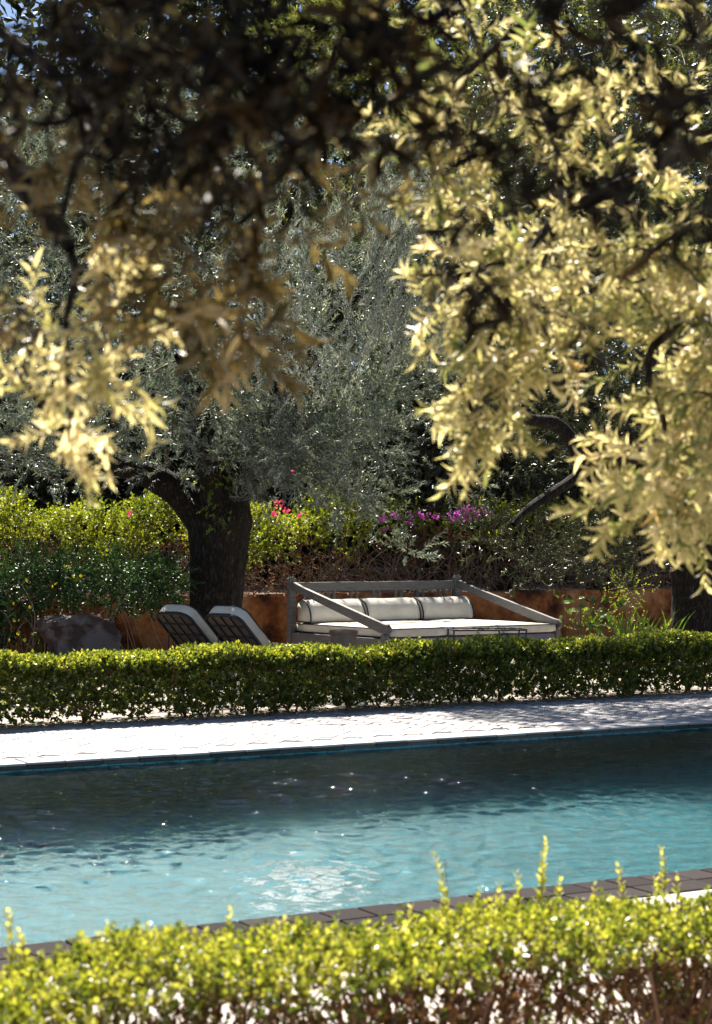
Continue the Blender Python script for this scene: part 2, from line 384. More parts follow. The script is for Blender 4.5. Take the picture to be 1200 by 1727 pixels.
bm = bmesh.new(); add_box(bm, U0, -9.16, POOL_W - .03, POOL_W + .28, -.045, 0, M=MX); add_box(bm, k - .15, U1, POOL_W - .03, POOL_W + .28, -.045, 0, M=MX)
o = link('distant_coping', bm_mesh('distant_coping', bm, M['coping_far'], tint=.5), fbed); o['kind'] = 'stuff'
# turquoise waterline mosaic band under the far coping
bm = bmesh.new()
k = -8.0
while k < 11:
    add_box(bm, k, k + .094, POOL_W - .012, POOL_W - .001, -.072, -.047, M=MX); k += .1
M['band'] = simple('waterline_tile', (.05, .20, .25), (.12, .34, .40), 9, .3, 0)
o = link('waterline_tiles', bm_mesh('waterline_tiles', bm, M['band']), fbed); o['kind'] = 'stuff'
# herringbone pavers on the far deck
w_ = .105; pieces = []
c45, s45 = math.cos(R(45)), math.sin(R(45))
for i in range(-160, 160):
    for j in range(-60, 60):
        ox, oy = (i + 2 * j) * w_, (i - 2 * j) * w_
        for (cx, cy, rot) in ((1.0, .5, 0), (.5, 2.0, 90)):
            x, y = ox + cx * w_, oy + cy * w_
            uu, vv = x * c45 - y * s45, x * s45 + y * c45 + 7.2
            if -7.5 < uu < 9.5 and POOL_W + .36 < vv < 8.30: pieces.append((uu, vv, R(45 + rot)))
def seen(uu, vv):
    p = UV(uu, vv); return abs(p.x) < .205 * p.y
pieces.sort(key=lambda q: (0 if seen(q[0], q[1]) else 1, UV(q[0], q[1]).y))
pv = [box_mesh('paver', (-w_ + .004, w_ - .004, -w_ / 2 + .004, w_ / 2 - .004, -.03, 0), M['paver'], .004, tint=.1 + .8 * i / 7) for i in range(8)]
for (uu, vv, rr) in pieces[:300]:
    o = link('paver', random.choice(pv), deck); o.matrix_world = uv_matrix(uu, vv, random.uniform(0, .005), rr + random.uniform(-.02, .02)) @ Matrix.Rotation(random.uniform(-.012, .012), 4, 'X')
Vb = np.array([v.co[:] for v in box_mesh('t', (-w_ + .004, w_ - .004, -w_ / 2 + .004, w_ / 2 - .004, -.03, 0), M['paver']).vertices])
tmp = box_mesh('t', (-w_ + .004, w_ - .004, -w_ / 2 + .004, w_ / 2 - .004, -.03, 0), M['paver'])
Fb = np.array([p.vertices[:] for p in tmp.polygons])
Vs, Fs, Ts = [], [], []
for q, (uu, vv, rr) in enumerate(pieces[300:]):
    mm = np.array(uv_matrix(uu, vv, random.uniform(0, .005), rr + random.uniform(-.02, .02)) @ Matrix.Rotation(random.uniform(-.012, .012), 4, 'X'))
    Vs.append(Vb @ mm[:3, :3].T + mm[:3, 3]); Fs.append(Fb + 8 * q); Ts += [random.random()] * 8
o = link('distant_pavers', np_mesh('distant_pavers', np.concatenate(Vs), np.concatenate(Fs), M['paver'], Ts), deck); o['kind'] = 'stuff'

# ------------------------------------------------------------------ foliage tools
LEAF2 = (np.array([[0, 0, 0], [.42, .5, .10], [1, 0, 0], [.42, -.5, .10]]), np.array([[0, 2, 1], [0, 3, 2]]))
LEAF6 = (np.array([[0, 0, 0], [.28, .40, .09], [.62, .42, .05], [1, 0, -.17], [.62, -.42, .05], [.28, -.40, .09], [.30, 0, .01], [.64, 0, -.02]]),
         np.array([[0, 6, 1], [1, 6, 2], [6, 7, 2], [2, 7, 3], [0, 5, 6], [5, 4, 6], [6, 4, 7], [4, 3, 7]]))
LEAFR = (np.array([[0, 0, 0], [.35, .5, .08], [.8, .42, .06], [1, 0, 0], [.8, -.42, .06], [.35, -.5, .08]]), np.array([[0, 3, 2], [0, 2, 1], [0, 5, 4], [0, 4, 3]]))
def nrm(a): return a / np.maximum(np.linalg.norm(a, axis=-1, keepdims=True), 1e-9)
def leaves_np(pos, dirn, nor, L, Wd, T):
    tv, tf = T
    x = nrm(dirn); z = nrm(nor - x * np.sum(nor * x, -1, keepdims=True)); y = np.cross(z, x)
    L = np.asarray(L).reshape(-1, 1, 1); Wd = np.asarray(Wd).reshape(-1, 1, 1)
    V = pos[:, None] + x[:, None] * (tv[None, :, 0:1] * L) + y[:, None] * (tv[None, :, 1:2] * Wd) + z[:, None] * (tv[None, :, 2:3] * L)
    F = tf[None] + (np.arange(len(pos)) * len(tv))[:, None, None]
    return V.reshape(-1, 3), F.reshape(-1, tf.shape[1]), len(tv)
def rand_dirs(n): return nrm(rng.normal(size=(n, 3)))
def sprig_frames(p, t, L, K, spread=.85, jit=.25):
    """leaf positions/directions along N sprigs, leaves in opposite crossed pairs"""
    n = len(p); t = nrm(t)
    a = nrm(np.cross(t, rand_dirs(n))); b = np.cross(t, a)
    k = np.arange(K); s = (k // 2 + .6) / (K // 2)
    th = (k % 2) * np.pi + (k // 2) * (np.pi / 2) + .3
    bend = (rng.random((n, 1)) - .5) * .5
    pos = p[:, None] + t[:, None] * (s[None, :, None] * L[:, None, None]) + a[:, None] * ((s ** 2)[None, :, None] * (bend * L[:, None])[:, :, None])
    rad = a[:, None] * np.cos(th)[None, :, None] + b[:, None] * np.sin(th)[None, :, None]
    sp = spread * (1 - .45 * s)[None, :, None]
    d = nrm(t[:, None] * (1.0 - .25 * sp) + rad * sp + rng.normal(size=(n, K, 3)) * jit)
    nor = nrm(t[:, None] * .8 - rad * .5 + rng.normal(size=(n, K, 3)) * .35)
    return pos.reshape(-1, 3), d.reshape(-1, 3), nor.reshape(-1, 3), a, bend
def stems_np(p, t, L, r, a, bend, rings=((0, 1), (1, .35))):
    n = len(p); t = nrm(t); b = np.cross(t, a); V = []
    for s, rr in rings:
        c = p + t * (s * L[:, None]) + a * (s * s * bend * L[:, None])
        for q in range(3):
            th = 2 * np.pi * q / 3
            V.append(c + (a * math.cos(th) + b * math.sin(th)) * (r * rr))
    V = np.stack(V, 1)
    f = np.array([[i * 3 + q, i * 3 + (q + 1) % 3, i * 3 + 3 + (q + 1) % 3, i * 3 + 3 + q] for i in range(len(rings) - 1) for q in range(3)])
    F = f[None] + (np.arange(n) * 3 * len(rings))[:, None, None]
    return V.reshape(-1, 3), F.reshape(-1, 4)
def clump_sprigs(c, r, n, up=.35, droop=0.0, shell=.45):
    c = np.array(c); r = np.array(r) * np.ones(3)
    d = rand_dirs(n); rr = rng.random(n) ** shell
    p = c + d * rr[:, None] * r
    t = nrm(d * .9 + rand_dirs(n) * .55 + np.array([0, 0, up - droop]))
    return p, t
def foliage_part(name, root, p, t, m, K=22, slen=(.22, .4), leaf=(.07, .017), T=LEAF2, stem_r=.003, spread=.85, stem_mat=None, tint_fn=None, stem_name='twigs', jit=.25, stem_every=1):
    n = len(p); L = rng.uniform(slen[0], slen[1], n)
    pos, d, nor, a, bend = sprig_frames(p, t, L, K, spread, jit)
    sc = rng.uniform(.7, 1.2, len(pos))
    V, F, k = leaves_np(pos, d, nor, leaf[0] * sc, leaf[1] * sc, T)
    base = np.repeat(rng.random(n), K) * .55 + rng.random(len(pos)) * .45
    if tint_fn is not None: base = np.clip(tint_fn(pos, base), 0, 1)
    o = link(name, np_mesh(name, V, F, m, np.repeat(base, k)), root, True); o['kind'] = 'stuff'
    if stem_every > 1: p, t, L, a, bend = p[::stem_every], t[::stem_every], L[::stem_every], a[::stem_every], bend[::stem_every]
    V, F = stems_np(p, t, L, stem_r, a, bend)
    o2 = link(stem_name, np_mesh(stem_name, V, F, stem_mat or M['twig']), root, True); o2['kind'] = 'stuff'
    return o, o2

def limb_obj(name, root, ctrl, sides=10, n=7, wob=.12, m=None):
    pts, rad = smooth_path(ctrl, n); v, f = tube_np(pts, rad, sides, wob)
    return link(name, np_mesh(name, v, f, m or M['bark'], smooth=True), root, True), pts, rad
def nearest(pts, c):
    i = min(range(len(pts)), key=lambda k: (pts[k] - c).length); return pts[i]
def connect(root, limb_pts, clumps, r0=.03, sag=.15, m=None, name='branches', sub=0):
    """twigs grow from the limbs to the nearest clump and on from clump to clump"""
    paths = []; todo = [(Vector(c), r) for c, r, n in clumps]; nodes = [(Vector(q), 0) for q in limb_pts]
    P0 = np.array([q[:] for q, _ in nodes]); C0 = np.array([c[:] for c, _ in todo])
    dist = np.linalg.norm(C0[:, None] - P0[None], axis=2); best = dist.argmin(1); bd = dist.min(1); done = np.zeros(len(todo), bool)
    for _ in range(len(todo)):
        i = int(np.where(done, 1e9, bd).argmin()); done[i] = True
        c, r = todo[i]; a, lvl = nodes[best[i]]
        L = (c - a).length
        mid = (a + c) / 2 + Vector((random.uniform(-.1, .1), random.uniform(-.1, .1), sag * .6)) * L
        rr = min(r0, .006 + .012 * L) * (.78 ** lvl)
        pts, rad = smooth_path([(a, rr), (mid, rr * .75), (c, rr * .45)], 5)
        paths.append((pts, rad))
        k = len(nodes); nodes.append((c, lvl + 1))
        nd = np.linalg.norm(C0 - np.array(c[:]), axis=1); up_ = nd < bd * .95; bd = np.where(up_, nd, bd); best = np.where(up_, k, best)
        for _s in range(sub):
            e = c + Vector(rand_dirs(1)[0]) * max(r) * .8
            paths.append(([c, (c + e) / 2 + Vector((0, 0, .03)), e], [rr * .4, rr * .3, rr * .15]))
    o = link(name, tubes_mesh(name, paths, m or M['twig'], 5), root, True); o['kind'] = 'stuff'
    return o
def gather(clumps, **kw):
    ps, ts = [], []
    for c, r, n in clumps:
        p, t = clump_sprigs(c, r, n, **kw); ps.append(p); ts.append(t)
    return np.concatenate(ps), np.concatenate(ts)

# ------------------------------------------------------------------ retaining wall and terrace behind it
WV, WH = 18.7, .86
bm = bmesh.new()
nseg = 90
ring = []
for i in range(nseg + 1):
    uu = 0 + 26 * i / nseg
    dz = .035 * mnoise.noise(Vector((uu * .9, 3, 0))) + .02 * mnoise.noise(Vector((uu * 3.5, 5, 0)))
    col = []
    for v, z in ((0, -.05), (.0, .25), (.0, .55), (.01, WH - .06), (.06, WH), (.40, WH), (.45, WH - .06), (.45, -.05)):
        w = .03 * mnoise.noise(Vector((uu * 1.3, z * 2.5, v))) + .012 * mnoise.noise(Vector((uu * 6, z * 7, v)))
        col.append(bm.verts.new(UV(uu, WV + v + w, z + (dz if z > .6 else 0))))
    ring.append(col)
for i in range(nseg):
    for k in range(7): bm.faces.new([ring[i][k], ring[i + 1][k], ring[i + 1][k + 1], ring[i][k + 1]])
props(link('garden_wall', bm_mesh('garden_wall', bm, M['wall'], True)), 'low terracotta rendered garden wall running behind the daybed', 'wall')
quad_sheet('upper_garden', [(-40, 50, WV + .44, 120)], M['soil'], .72)

# ruined block of old masonry at the left
bm = bmesh.new(); bmesh.ops.create_cube(bm, size=1.0)
bmesh.ops.subdivide_edges(bm, edges=bm.edges[:], cuts=9, use_grid_fill=True)
for v in bm.verts:
    z = v.co.z + .5
    v.co.x *= .95; v.co.y *= .8; v.co.z = z * .66
    if v.co.x > 0: v.co.z -= max(0, (v.co.x - .18)) * .55 * z
    v.co.x += .12 * (1 - z)
    q = v.co * 2.2; f = mnoise.noise(q) * .10 + (abs(mnoise.noise(q * 2.3)) - .2) * .12 + mnoise.noise(q * 7) * .025
    v.co += Vector((f, f * .8, f * z))
    v.co.z = max(v.co.z, -.01)
ob = props(link('masonry_block', bm_mesh('masonry_block', bm, M['masonry'], False)), 'broken block of old grey and brown masonry under the yellow-flowered shrub', 'masonry')
ob.location = P(133, 1100, 24.6); ob.location.z = 0; ob.rotation_euler.z = R(20)

# ------------------------------------------------------------------ main olive tree
def trunk_obj(root, ctrl, sides=28, n=10):
    pts, rad = smooth_path(ctrl, n)
    V = []; F = []
    for i, (p, r) in enumerate(zip(pts, rad)):
        for k in range(sides):
            th = 2 * math.pi * k / sides; dx, dy = math.cos(th), math.sin(th)
            f = 1 + .16 * mnoise.noise(Vector((dx * 1.4, dy * 1.4, p.z * .7))) + .10 * mnoise.noise(Vector((dx * 4.5, dy * 4.5, p.z * 1.6))) + .05 * mnoise.noise(Vector((dx * 11, dy * 11, p.z * 4)))
            V.append((p.x + dx * r * f, p.y + dy * r * f, p.z))
    m_ = len(pts)
    for i in range(m_ - 1):
        for k in range(sides):
            k2 = (k + 1) % sides; F.append((i * sides + k, i * sides + k2, (i + 1) * sides + k2, (i + 1) * sides + k))
    return link('trunk', np_mesh('trunk', V, F, M['bark'], smooth=True), root, True), pts

def clumps_px(lst, dens=1.0):                # (px, py, distance, radius m, sprigs)
    return [(P(x, y, d)[:], (r, r, r * .85), int(n * dens)) for x, y, d, r, n in lst]

def make_olive(label, base, trunk, limbs, clumps, m, leaf, K=22, slen=(.22, .42), up=.35, r0=.05, name='olive_tree', spread=.85, sub=1, tint_fn=None):
    root = props(empty(name, base), label, 'tree')
    _, tp = trunk_obj(root, trunk)
    lp = []
    for c in limbs:
        _, pts, _ = limb_obj('limb', root, c); lp += pts[3:]
    connect(root, lp, clumps, r0, .12, sub=sub)
    p, t = gather(clumps, up=up)
    foliage_part('crown', root, p, t, m, K, slen, leaf, spread=spread, tint_fn=tint_fn)
    return root

b = P(366, 1100, 26.0); b.z = 0
def Q(px, py, d, r): return (P(px, py, d), r)
trunk = [(b + Vector((0, 0, -.05)), .52), (b + Vector((0, 0, .25)), .43), (b + Vector((.0, 0, .8)), .385), (b + Vector((.03, 0, 1.5)), .40), (b + Vector((.02, 0, 2.0)), .47), (b + Vector((.02, 0, 2.35)), .40), (b + Vector((.02, 0, 2.6)), .15)]
fk = lambda dx, dz, r: (b + Vector((dx, 0, dz)), r)
limbs = [
    [fk(-.12, 1.9, .27), Q(290, 822, 25.8, .22), Q(215, 790, 25.4, .17), Q(150, 765, 24.8, .13), Q(80, 690, 24.2, .09), Q(20, 600, 24, .05)],
    [fk(.1, 2.0, .28), Q(400, 770, 25.6, .22), Q(470, 660, 25.0, .15), Q(540, 570, 24.2, .10), Q(610, 480, 23.6, .06), Q(660, 380, 23.2, .03)],
    [fk(0, 2.1, .26), Q(360, 740, 26.4, .20), Q(330, 620, 26.6, .15), Q(300, 480, 26.4, .10), Q(310, 350, 26, .05)],
    [fk(.1, 2.0, .22), Q(430, 780, 26.4, .18), Q(540, 700, 26.8, .13), Q(640, 660, 26.6, .08), Q(720, 650, 26, .04)],
    [fk(-.05, 2.0, .2), Q(350, 760, 25.0, .15), Q(330, 660, 23.8, .10), Q(300, 600, 22.6, .05)],
]
cl = []
random.seed(11)
def blob(px0, px1, py0, py1, d0, d1, n, r0, r1, spr, keep=lambda x, y: True):
    out = []
    while len(out) < n:
        x, y = random.uniform(px0, px1), random.uniform(py0, py1)
        if keep(x, y): r = random.uniform(r0, r1); out.append((x, y, random.uniform(d0, d1), r, int(spr * (r / r1) ** 2)))
    return out
lst = blob(-120, 760, 150, 800, 22.2, 27.5, 105, .42, .72, 46, lambda x, y: ((x - 330) / 470) ** 2 + ((y - 500) / 350) ** 2 < 1)
lst += blob(170, 640, 660, 790, 22.5, 26.5, 20, .35, .5, 40)
lst += blob(440, 760, 560, 800, 23, 26.5, 18, .35, .55, 42)
lst += blob(430, 640, 780, 850, 24.5, 26.5, 9, .25, .35, 24)
lst += blob(580, 700, 820, 930, 25.0, 26.8, 6, .22, .3, 18)
lst += blob(330, 470, 720, 800, 24.2, 25.2, 9, .28, .38, 30)
lst += blob(-60, 160, 640, 790, 24, 27, 12, .4, .55, 40)
random.seed(12)
make_olive('large silvery olive tree with a thick dark trunk left of the daybed', b, trunk, limbs, clumps_px(lst), M['olive'], (.082, .019), K=22)
# the long upright shoots that catch the light on its near side
root_main = bpy.data.objects['olive_tree']
ps, ts = [], []
for k in range(150):
    x = random.uniform(600, 745); y = random.uniform(330, 640)
    p0 = P(x, y, random.uniform(21.6, 22.6)); a = random.uniform(.05, .75)
    for s in range(3):
        ps.append((p0 + Vector((math.sin(a), -.1, math.cos(a))) * .26 * s)[:]); ts.append((math.sin(a), -.12, math.cos(a)))
for k in range(120):
    x = random.uniform(430, 620); y = random.uniform(400, 720)
    p0 = P(x, y, random.uniform(21.7, 22.8)); a = random.uniform(-.9, .9)
    for s in range(2):
        ps.append((p0 + Vector((math.sin(a), -.2, math.cos(a))) * .26 * s)[:]); ts.append((math.sin(a), -.2, math.cos(a)))
foliage_part('shoots', root_main, np.array(ps), np.array(ts), M['olive_silver'], 20, (.3, .38), (.075, .017), spread=.75, stem_mat=M['twig_pale'], stem_r=.004,  stem_name='shoot_stems', jit=.12)
# pale green suckers on the trunk
ps, ts = [], []
for k in range(40):
    p0 = P(random.uniform(338, 395), random.uniform(785, 905), 25.35); ps.append(p0[:]); ts.append((random.uniform(-.5, .5), -.6, random.uniform(-.5, .6)))
foliage_part('suckers', root_main, np.array(ps), np.array(ts), M['blade'], 12, (.10, .18), (.045, .018), stem_name='sucker_stems')

# ------------------------------------------------------------------ right olive tree (crooked limb, trunk at the right edge)
b2 = P(1178, 1085, 26.5); b2.z = 0
g2 = lambda dx, dz, r: (b2 + Vector((dx, 0, dz)), r)
trunk2 = [g2(.05, -.05, .5), g2(.03, .3, .43), g2(0, .9, .38), g2(-.03, 1.5, .37), g2(-.03, 2.1, .40), g2(0, 2.5, .34), g2(0, 2.75, .12)]
limbs2 = [
    [g2(-.15, 2.2, .2), Q(1090, 800, 26.2, .15), Q(1030, 778, 25.8, .125), Q(985, 785, 25.6, .115), Q(965, 745, 25.4, .11), Q(935, 715, 25.2, .10), Q(890, 705, 24.8, .08), Q(840, 660, 24.2, .05)],
    [Q(1000, 783, 25.7, .09), Q(965, 810, 25.5, .085), Q(925, 835, 25.2, .075), Q(885, 862, 24.8, .055), Q(865, 885, 24.6, .035)],
    [g2(.0, 2.3, .26), Q(1170, 700, 25.6, .2), Q(1130, 560, 24.4, .14), Q(1040, 420, 23, .09), Q(960, 330, 22, .05)],
    [g2(.1, 2.3, .24), Q(1240, 680, 26, .18), Q(1330, 500, 25, .12), Q(1400, 380, 24, .06)],
    [g2(.0, 2.3, .2), Q(1150, 680, 24.6, .15), Q(1180, 480, 22.2, .1), Q(1200, 300, 20.6, .05)],
]
random.seed(21)
lst = blob(760, 1500, -60, 560, 20.0, 26.5, 95, .5, .8, 46, lambda x, y: ((x - 1120) / 400) ** 2 + ((y - 260) / 320) ** 2 < 1)
lst += blob(790, 1180, 230, 500, 20.2, 22.4, 26, .5, .7, 50)
lst += blob(770, 1130, 560, 790, 26.4, 28, 22, .35, .55, 40)
lst += blob(770, 1120, 850, 960, 25.4, 27.2, 22, .28, .42, 30)
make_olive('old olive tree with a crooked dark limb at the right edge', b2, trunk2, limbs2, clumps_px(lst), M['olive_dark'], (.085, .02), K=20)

# ------------------------------------------------------------------ trees behind the wall
def back_tree(label, px, d, clump_args, m, leaf, dens=1.0, th=3.0, K=18):
    b = P(px, 900, d); b.z = .7
    tr = [(b + Vector((0, 0, -.1)), .3), (b + Vector((.05, 0, .6)), .22), (b + Vector((.02, 0, th * .6)), .2), (b + Vector((0, 0, th)), .15)]
    cls = []
    for a in clump_args: cls += blob(*a)
    cs = clumps_px(cls, dens)
    lim = []
    for k in range(5):
        c = Vector(cs[(k * 7) % len(cs)][0]); s = b + Vector((0, 0, th * .85))
        lim.append([(s, .13), (s + (c - s) * .5 + Vector((0, 0, .4)), .09), (c, .03)])
    return make_olive(label, b, tr, lim, cs, m, leaf, K, (.28, .5), sub=0, r0=.04)
random.seed(31)
E = lambda cx, cy, rx, ry: (lambda x, y: ((x - cx) / rx) ** 2 + ((y - cy) / ry) ** 2 < 1)
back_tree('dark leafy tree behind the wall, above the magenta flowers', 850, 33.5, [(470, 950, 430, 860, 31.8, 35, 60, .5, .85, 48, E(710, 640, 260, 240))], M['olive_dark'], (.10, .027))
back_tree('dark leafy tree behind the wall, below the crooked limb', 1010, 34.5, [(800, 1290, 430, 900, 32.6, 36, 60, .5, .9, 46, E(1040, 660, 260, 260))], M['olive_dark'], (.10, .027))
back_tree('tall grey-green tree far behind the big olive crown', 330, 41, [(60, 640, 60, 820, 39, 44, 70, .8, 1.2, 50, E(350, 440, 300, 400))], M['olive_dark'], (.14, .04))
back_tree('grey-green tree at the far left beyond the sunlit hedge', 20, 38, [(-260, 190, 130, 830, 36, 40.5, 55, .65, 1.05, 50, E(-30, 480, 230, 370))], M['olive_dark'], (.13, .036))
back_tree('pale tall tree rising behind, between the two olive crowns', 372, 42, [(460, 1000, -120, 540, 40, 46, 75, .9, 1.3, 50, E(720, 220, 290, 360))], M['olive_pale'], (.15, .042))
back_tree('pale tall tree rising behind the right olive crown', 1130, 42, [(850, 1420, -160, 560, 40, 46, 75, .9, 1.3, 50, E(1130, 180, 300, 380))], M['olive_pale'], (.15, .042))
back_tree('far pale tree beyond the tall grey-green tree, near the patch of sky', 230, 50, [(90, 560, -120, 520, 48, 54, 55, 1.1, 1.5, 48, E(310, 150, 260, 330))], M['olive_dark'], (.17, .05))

nw = 90000
pos = np.stack([rng.uniform(-24, 26, nw), rng.uniform(56, 63, nw), .7 + rng.random(nw) * 30], 1)
top = 26 + 3.0 * np.sin(pos[:, 0] * .45) + 1.8 * np.sin(pos[:, 0] * 1.3 + 1) - np.clip(-9.3 - pos[:, 0], 0, 2) * 4.0
pos = pos[pos[:, 2] < top + rng.normal(size=nw) * .7]
und = np.stack([rng.uniform(-17, 19, 16000), rng.uniform(44, 47.5, 16000), .7 + 5.2 * rng.random(16000) ** 1.2], 1)
pos = np.concatenate([pos, und])
V, F, k = leaves_np(pos, rand_dirs(len(pos)), rand_dirs(len(pos)), rng.uniform(.42, .72, len(pos)), rng.uniform(.17, .29, len(pos)), LEAF2)
cl_t = .5 + .5 * np.sin(pos[:, 0] * 1.1) * np.sin(pos[:, 2] * .9 + pos[:, 1])
wood = props(link('distant_wood', np_mesh('distant_wood', V, F, M['olive_dark'], np.repeat(np.clip(cl_t * .6 + rng.random(len(pos)) * .4, 0, 1), k))), 'far-off dense wood closing the garden behind all the trees', 'wood', kind='stuff')

# ------------------------------------------------------------------ bougainvillea hedge on top of the wall
def boug_hedge():
    root = props(empty('bougainvillea_hedge', UV(10, WV + .9, .72)), 'tall bougainvillea hedge along the top of the terracotta wall', 'hedge')
    n = 9000
    u = rng.uniform(2.5, 19, n); top = 2.2 + .16 * np.sin(u * 1.9) + .13 * np.sin(u * 4.3 + 1) + .08 * np.sin(u * 9.1 + 2)
    z = .85 + (top - .85) * (1 - rng.random(n) ** 1.7); v = WV + .45 + rng.uniform(0, 1.3, n) + np.maximum(0, (1.0 - np.abs(z - 1.5))) * -.35
    p = np.stack([u * CA - v * SA, 7.93 + u * SA + v * CA, z], 1)
    up = np.clip((z - 1.3), .0, 1.0)
    t = nrm(rand_dirs(n) * .8 + np.stack([np.full(n, SA * .5), np.full(n, -CA * .5), up * 1.0 + .1], 1))
    keep = rng.random(n) < np.where(u > 10.6, .55, np.where(u > 9.2, .8, 1.0)); u, z, p, t = u[keep], z[keep], p[keep], t[keep]; n = len(u)
    hi = z > (1.38 + .25 * rng.random(n) + .22 * np.sin(u * 2.7) + np.where(u > 10.6, .3, 0)); 
    foliage_part('foliage', root, p[hi], t[hi], M['boug'], 12, (.12, .26), (.055, .034), T=LEAF2, stem_mat=M['twig_brown'], stem_r=.004, tint_fn=lambda q, b_: b_ * .7 + .3 * np.sin(q[:, 0] * 3.1 + q[:, 2] * 4) * np.sin(q[:, 1] * 2.3) + .15)
    lo = ~hi
    n2 = lo.sum()
    sel = rng.random(n2) < .8
    foliage_part('dry_leaves', root, p[lo][sel], t[lo][sel], M['dry'], 9, (.14, .3), (.045, .022), stem_mat=M['twig_brown'], stem_r=.004, stem_name='dry_twigs')
    paths = []
    for k in range(650):
        uu = random.uniform(3, 18.5); vv = WV + random.uniform(.3, 1.1); z0 = random.uniform(.8, 1.1)
        a = UV(uu, vv, z0); pts = [a]; dr = Vector((random.uniform(-.6, .6), random.uniform(-.5, .2), random.uniform(.3, 1)))
        for s in range(5):
            dr = (dr + Vector((random.uniform(-.5, .5), random.uniform(-.4, .4), random.uniform(-.45, .3)))).normalized(); a = a + dr * random.uniform(.12, .25); a.z = max(a.z, .78); pts.append(a)
        r0 = random.uniform(.005, .014); paths.append((pts, [r0 * (1 - .14 * i) for i in range(6)]))
    o = link('twigs', tubes_mesh('twigs', paths, M['twig_pale'], 4), root, True); o['kind'] = 'stuff'
    def cluster(px, py, d, r, n, m):
        c = np.array(P(px, py, d)[:]); pp = c + rand_dirs(n) * (rng.random((n, 1)) ** .5) * np.array([r * 1.3, r, r * .75])
        V, F, k = leaves_np(pp, rand_dirs(n) + np.array([0, -.3, .4]), rand_dirs(n), rng.uniform(.04, .06, n), rng.uniform(.035, .05, n), LEAFR)
        fo = link('flower_cluster', np_mesh('flower_cluster', V, F, m, np.repeat(rng.random(n), k)), root, True); fo['kind'] = 'stuff'
    for (x, y, r, n) in ((645, 878, .10, 22), (668, 872, .09, 18), (690, 882, .08, 14), (705, 868, .12, 26), (730, 872, .08, 12), (772, 872, .15, 70), (788, 862, .14, 60), (800, 870, .10, 30), (818, 866, .13, 44), (650, 892, .06, 8), ):
        cluster(x, y, 29.7, r, n, M['magenta'])
    for (x, y, r, n, d) in ((470, 850, .08, 16, 28.6), (482, 862, .07, 12, 28.6), (490, 795, .08, 10, 29), (462, 868, .06, 8, 28.6), (505, 870, .06, 8, 28.6), (300, 855, .05, 6, 27.6), (220, 866, .04, 5, 27.3)):
        cluster(x, y, d - .4, r, n, M['pink'])
boug_hedge()

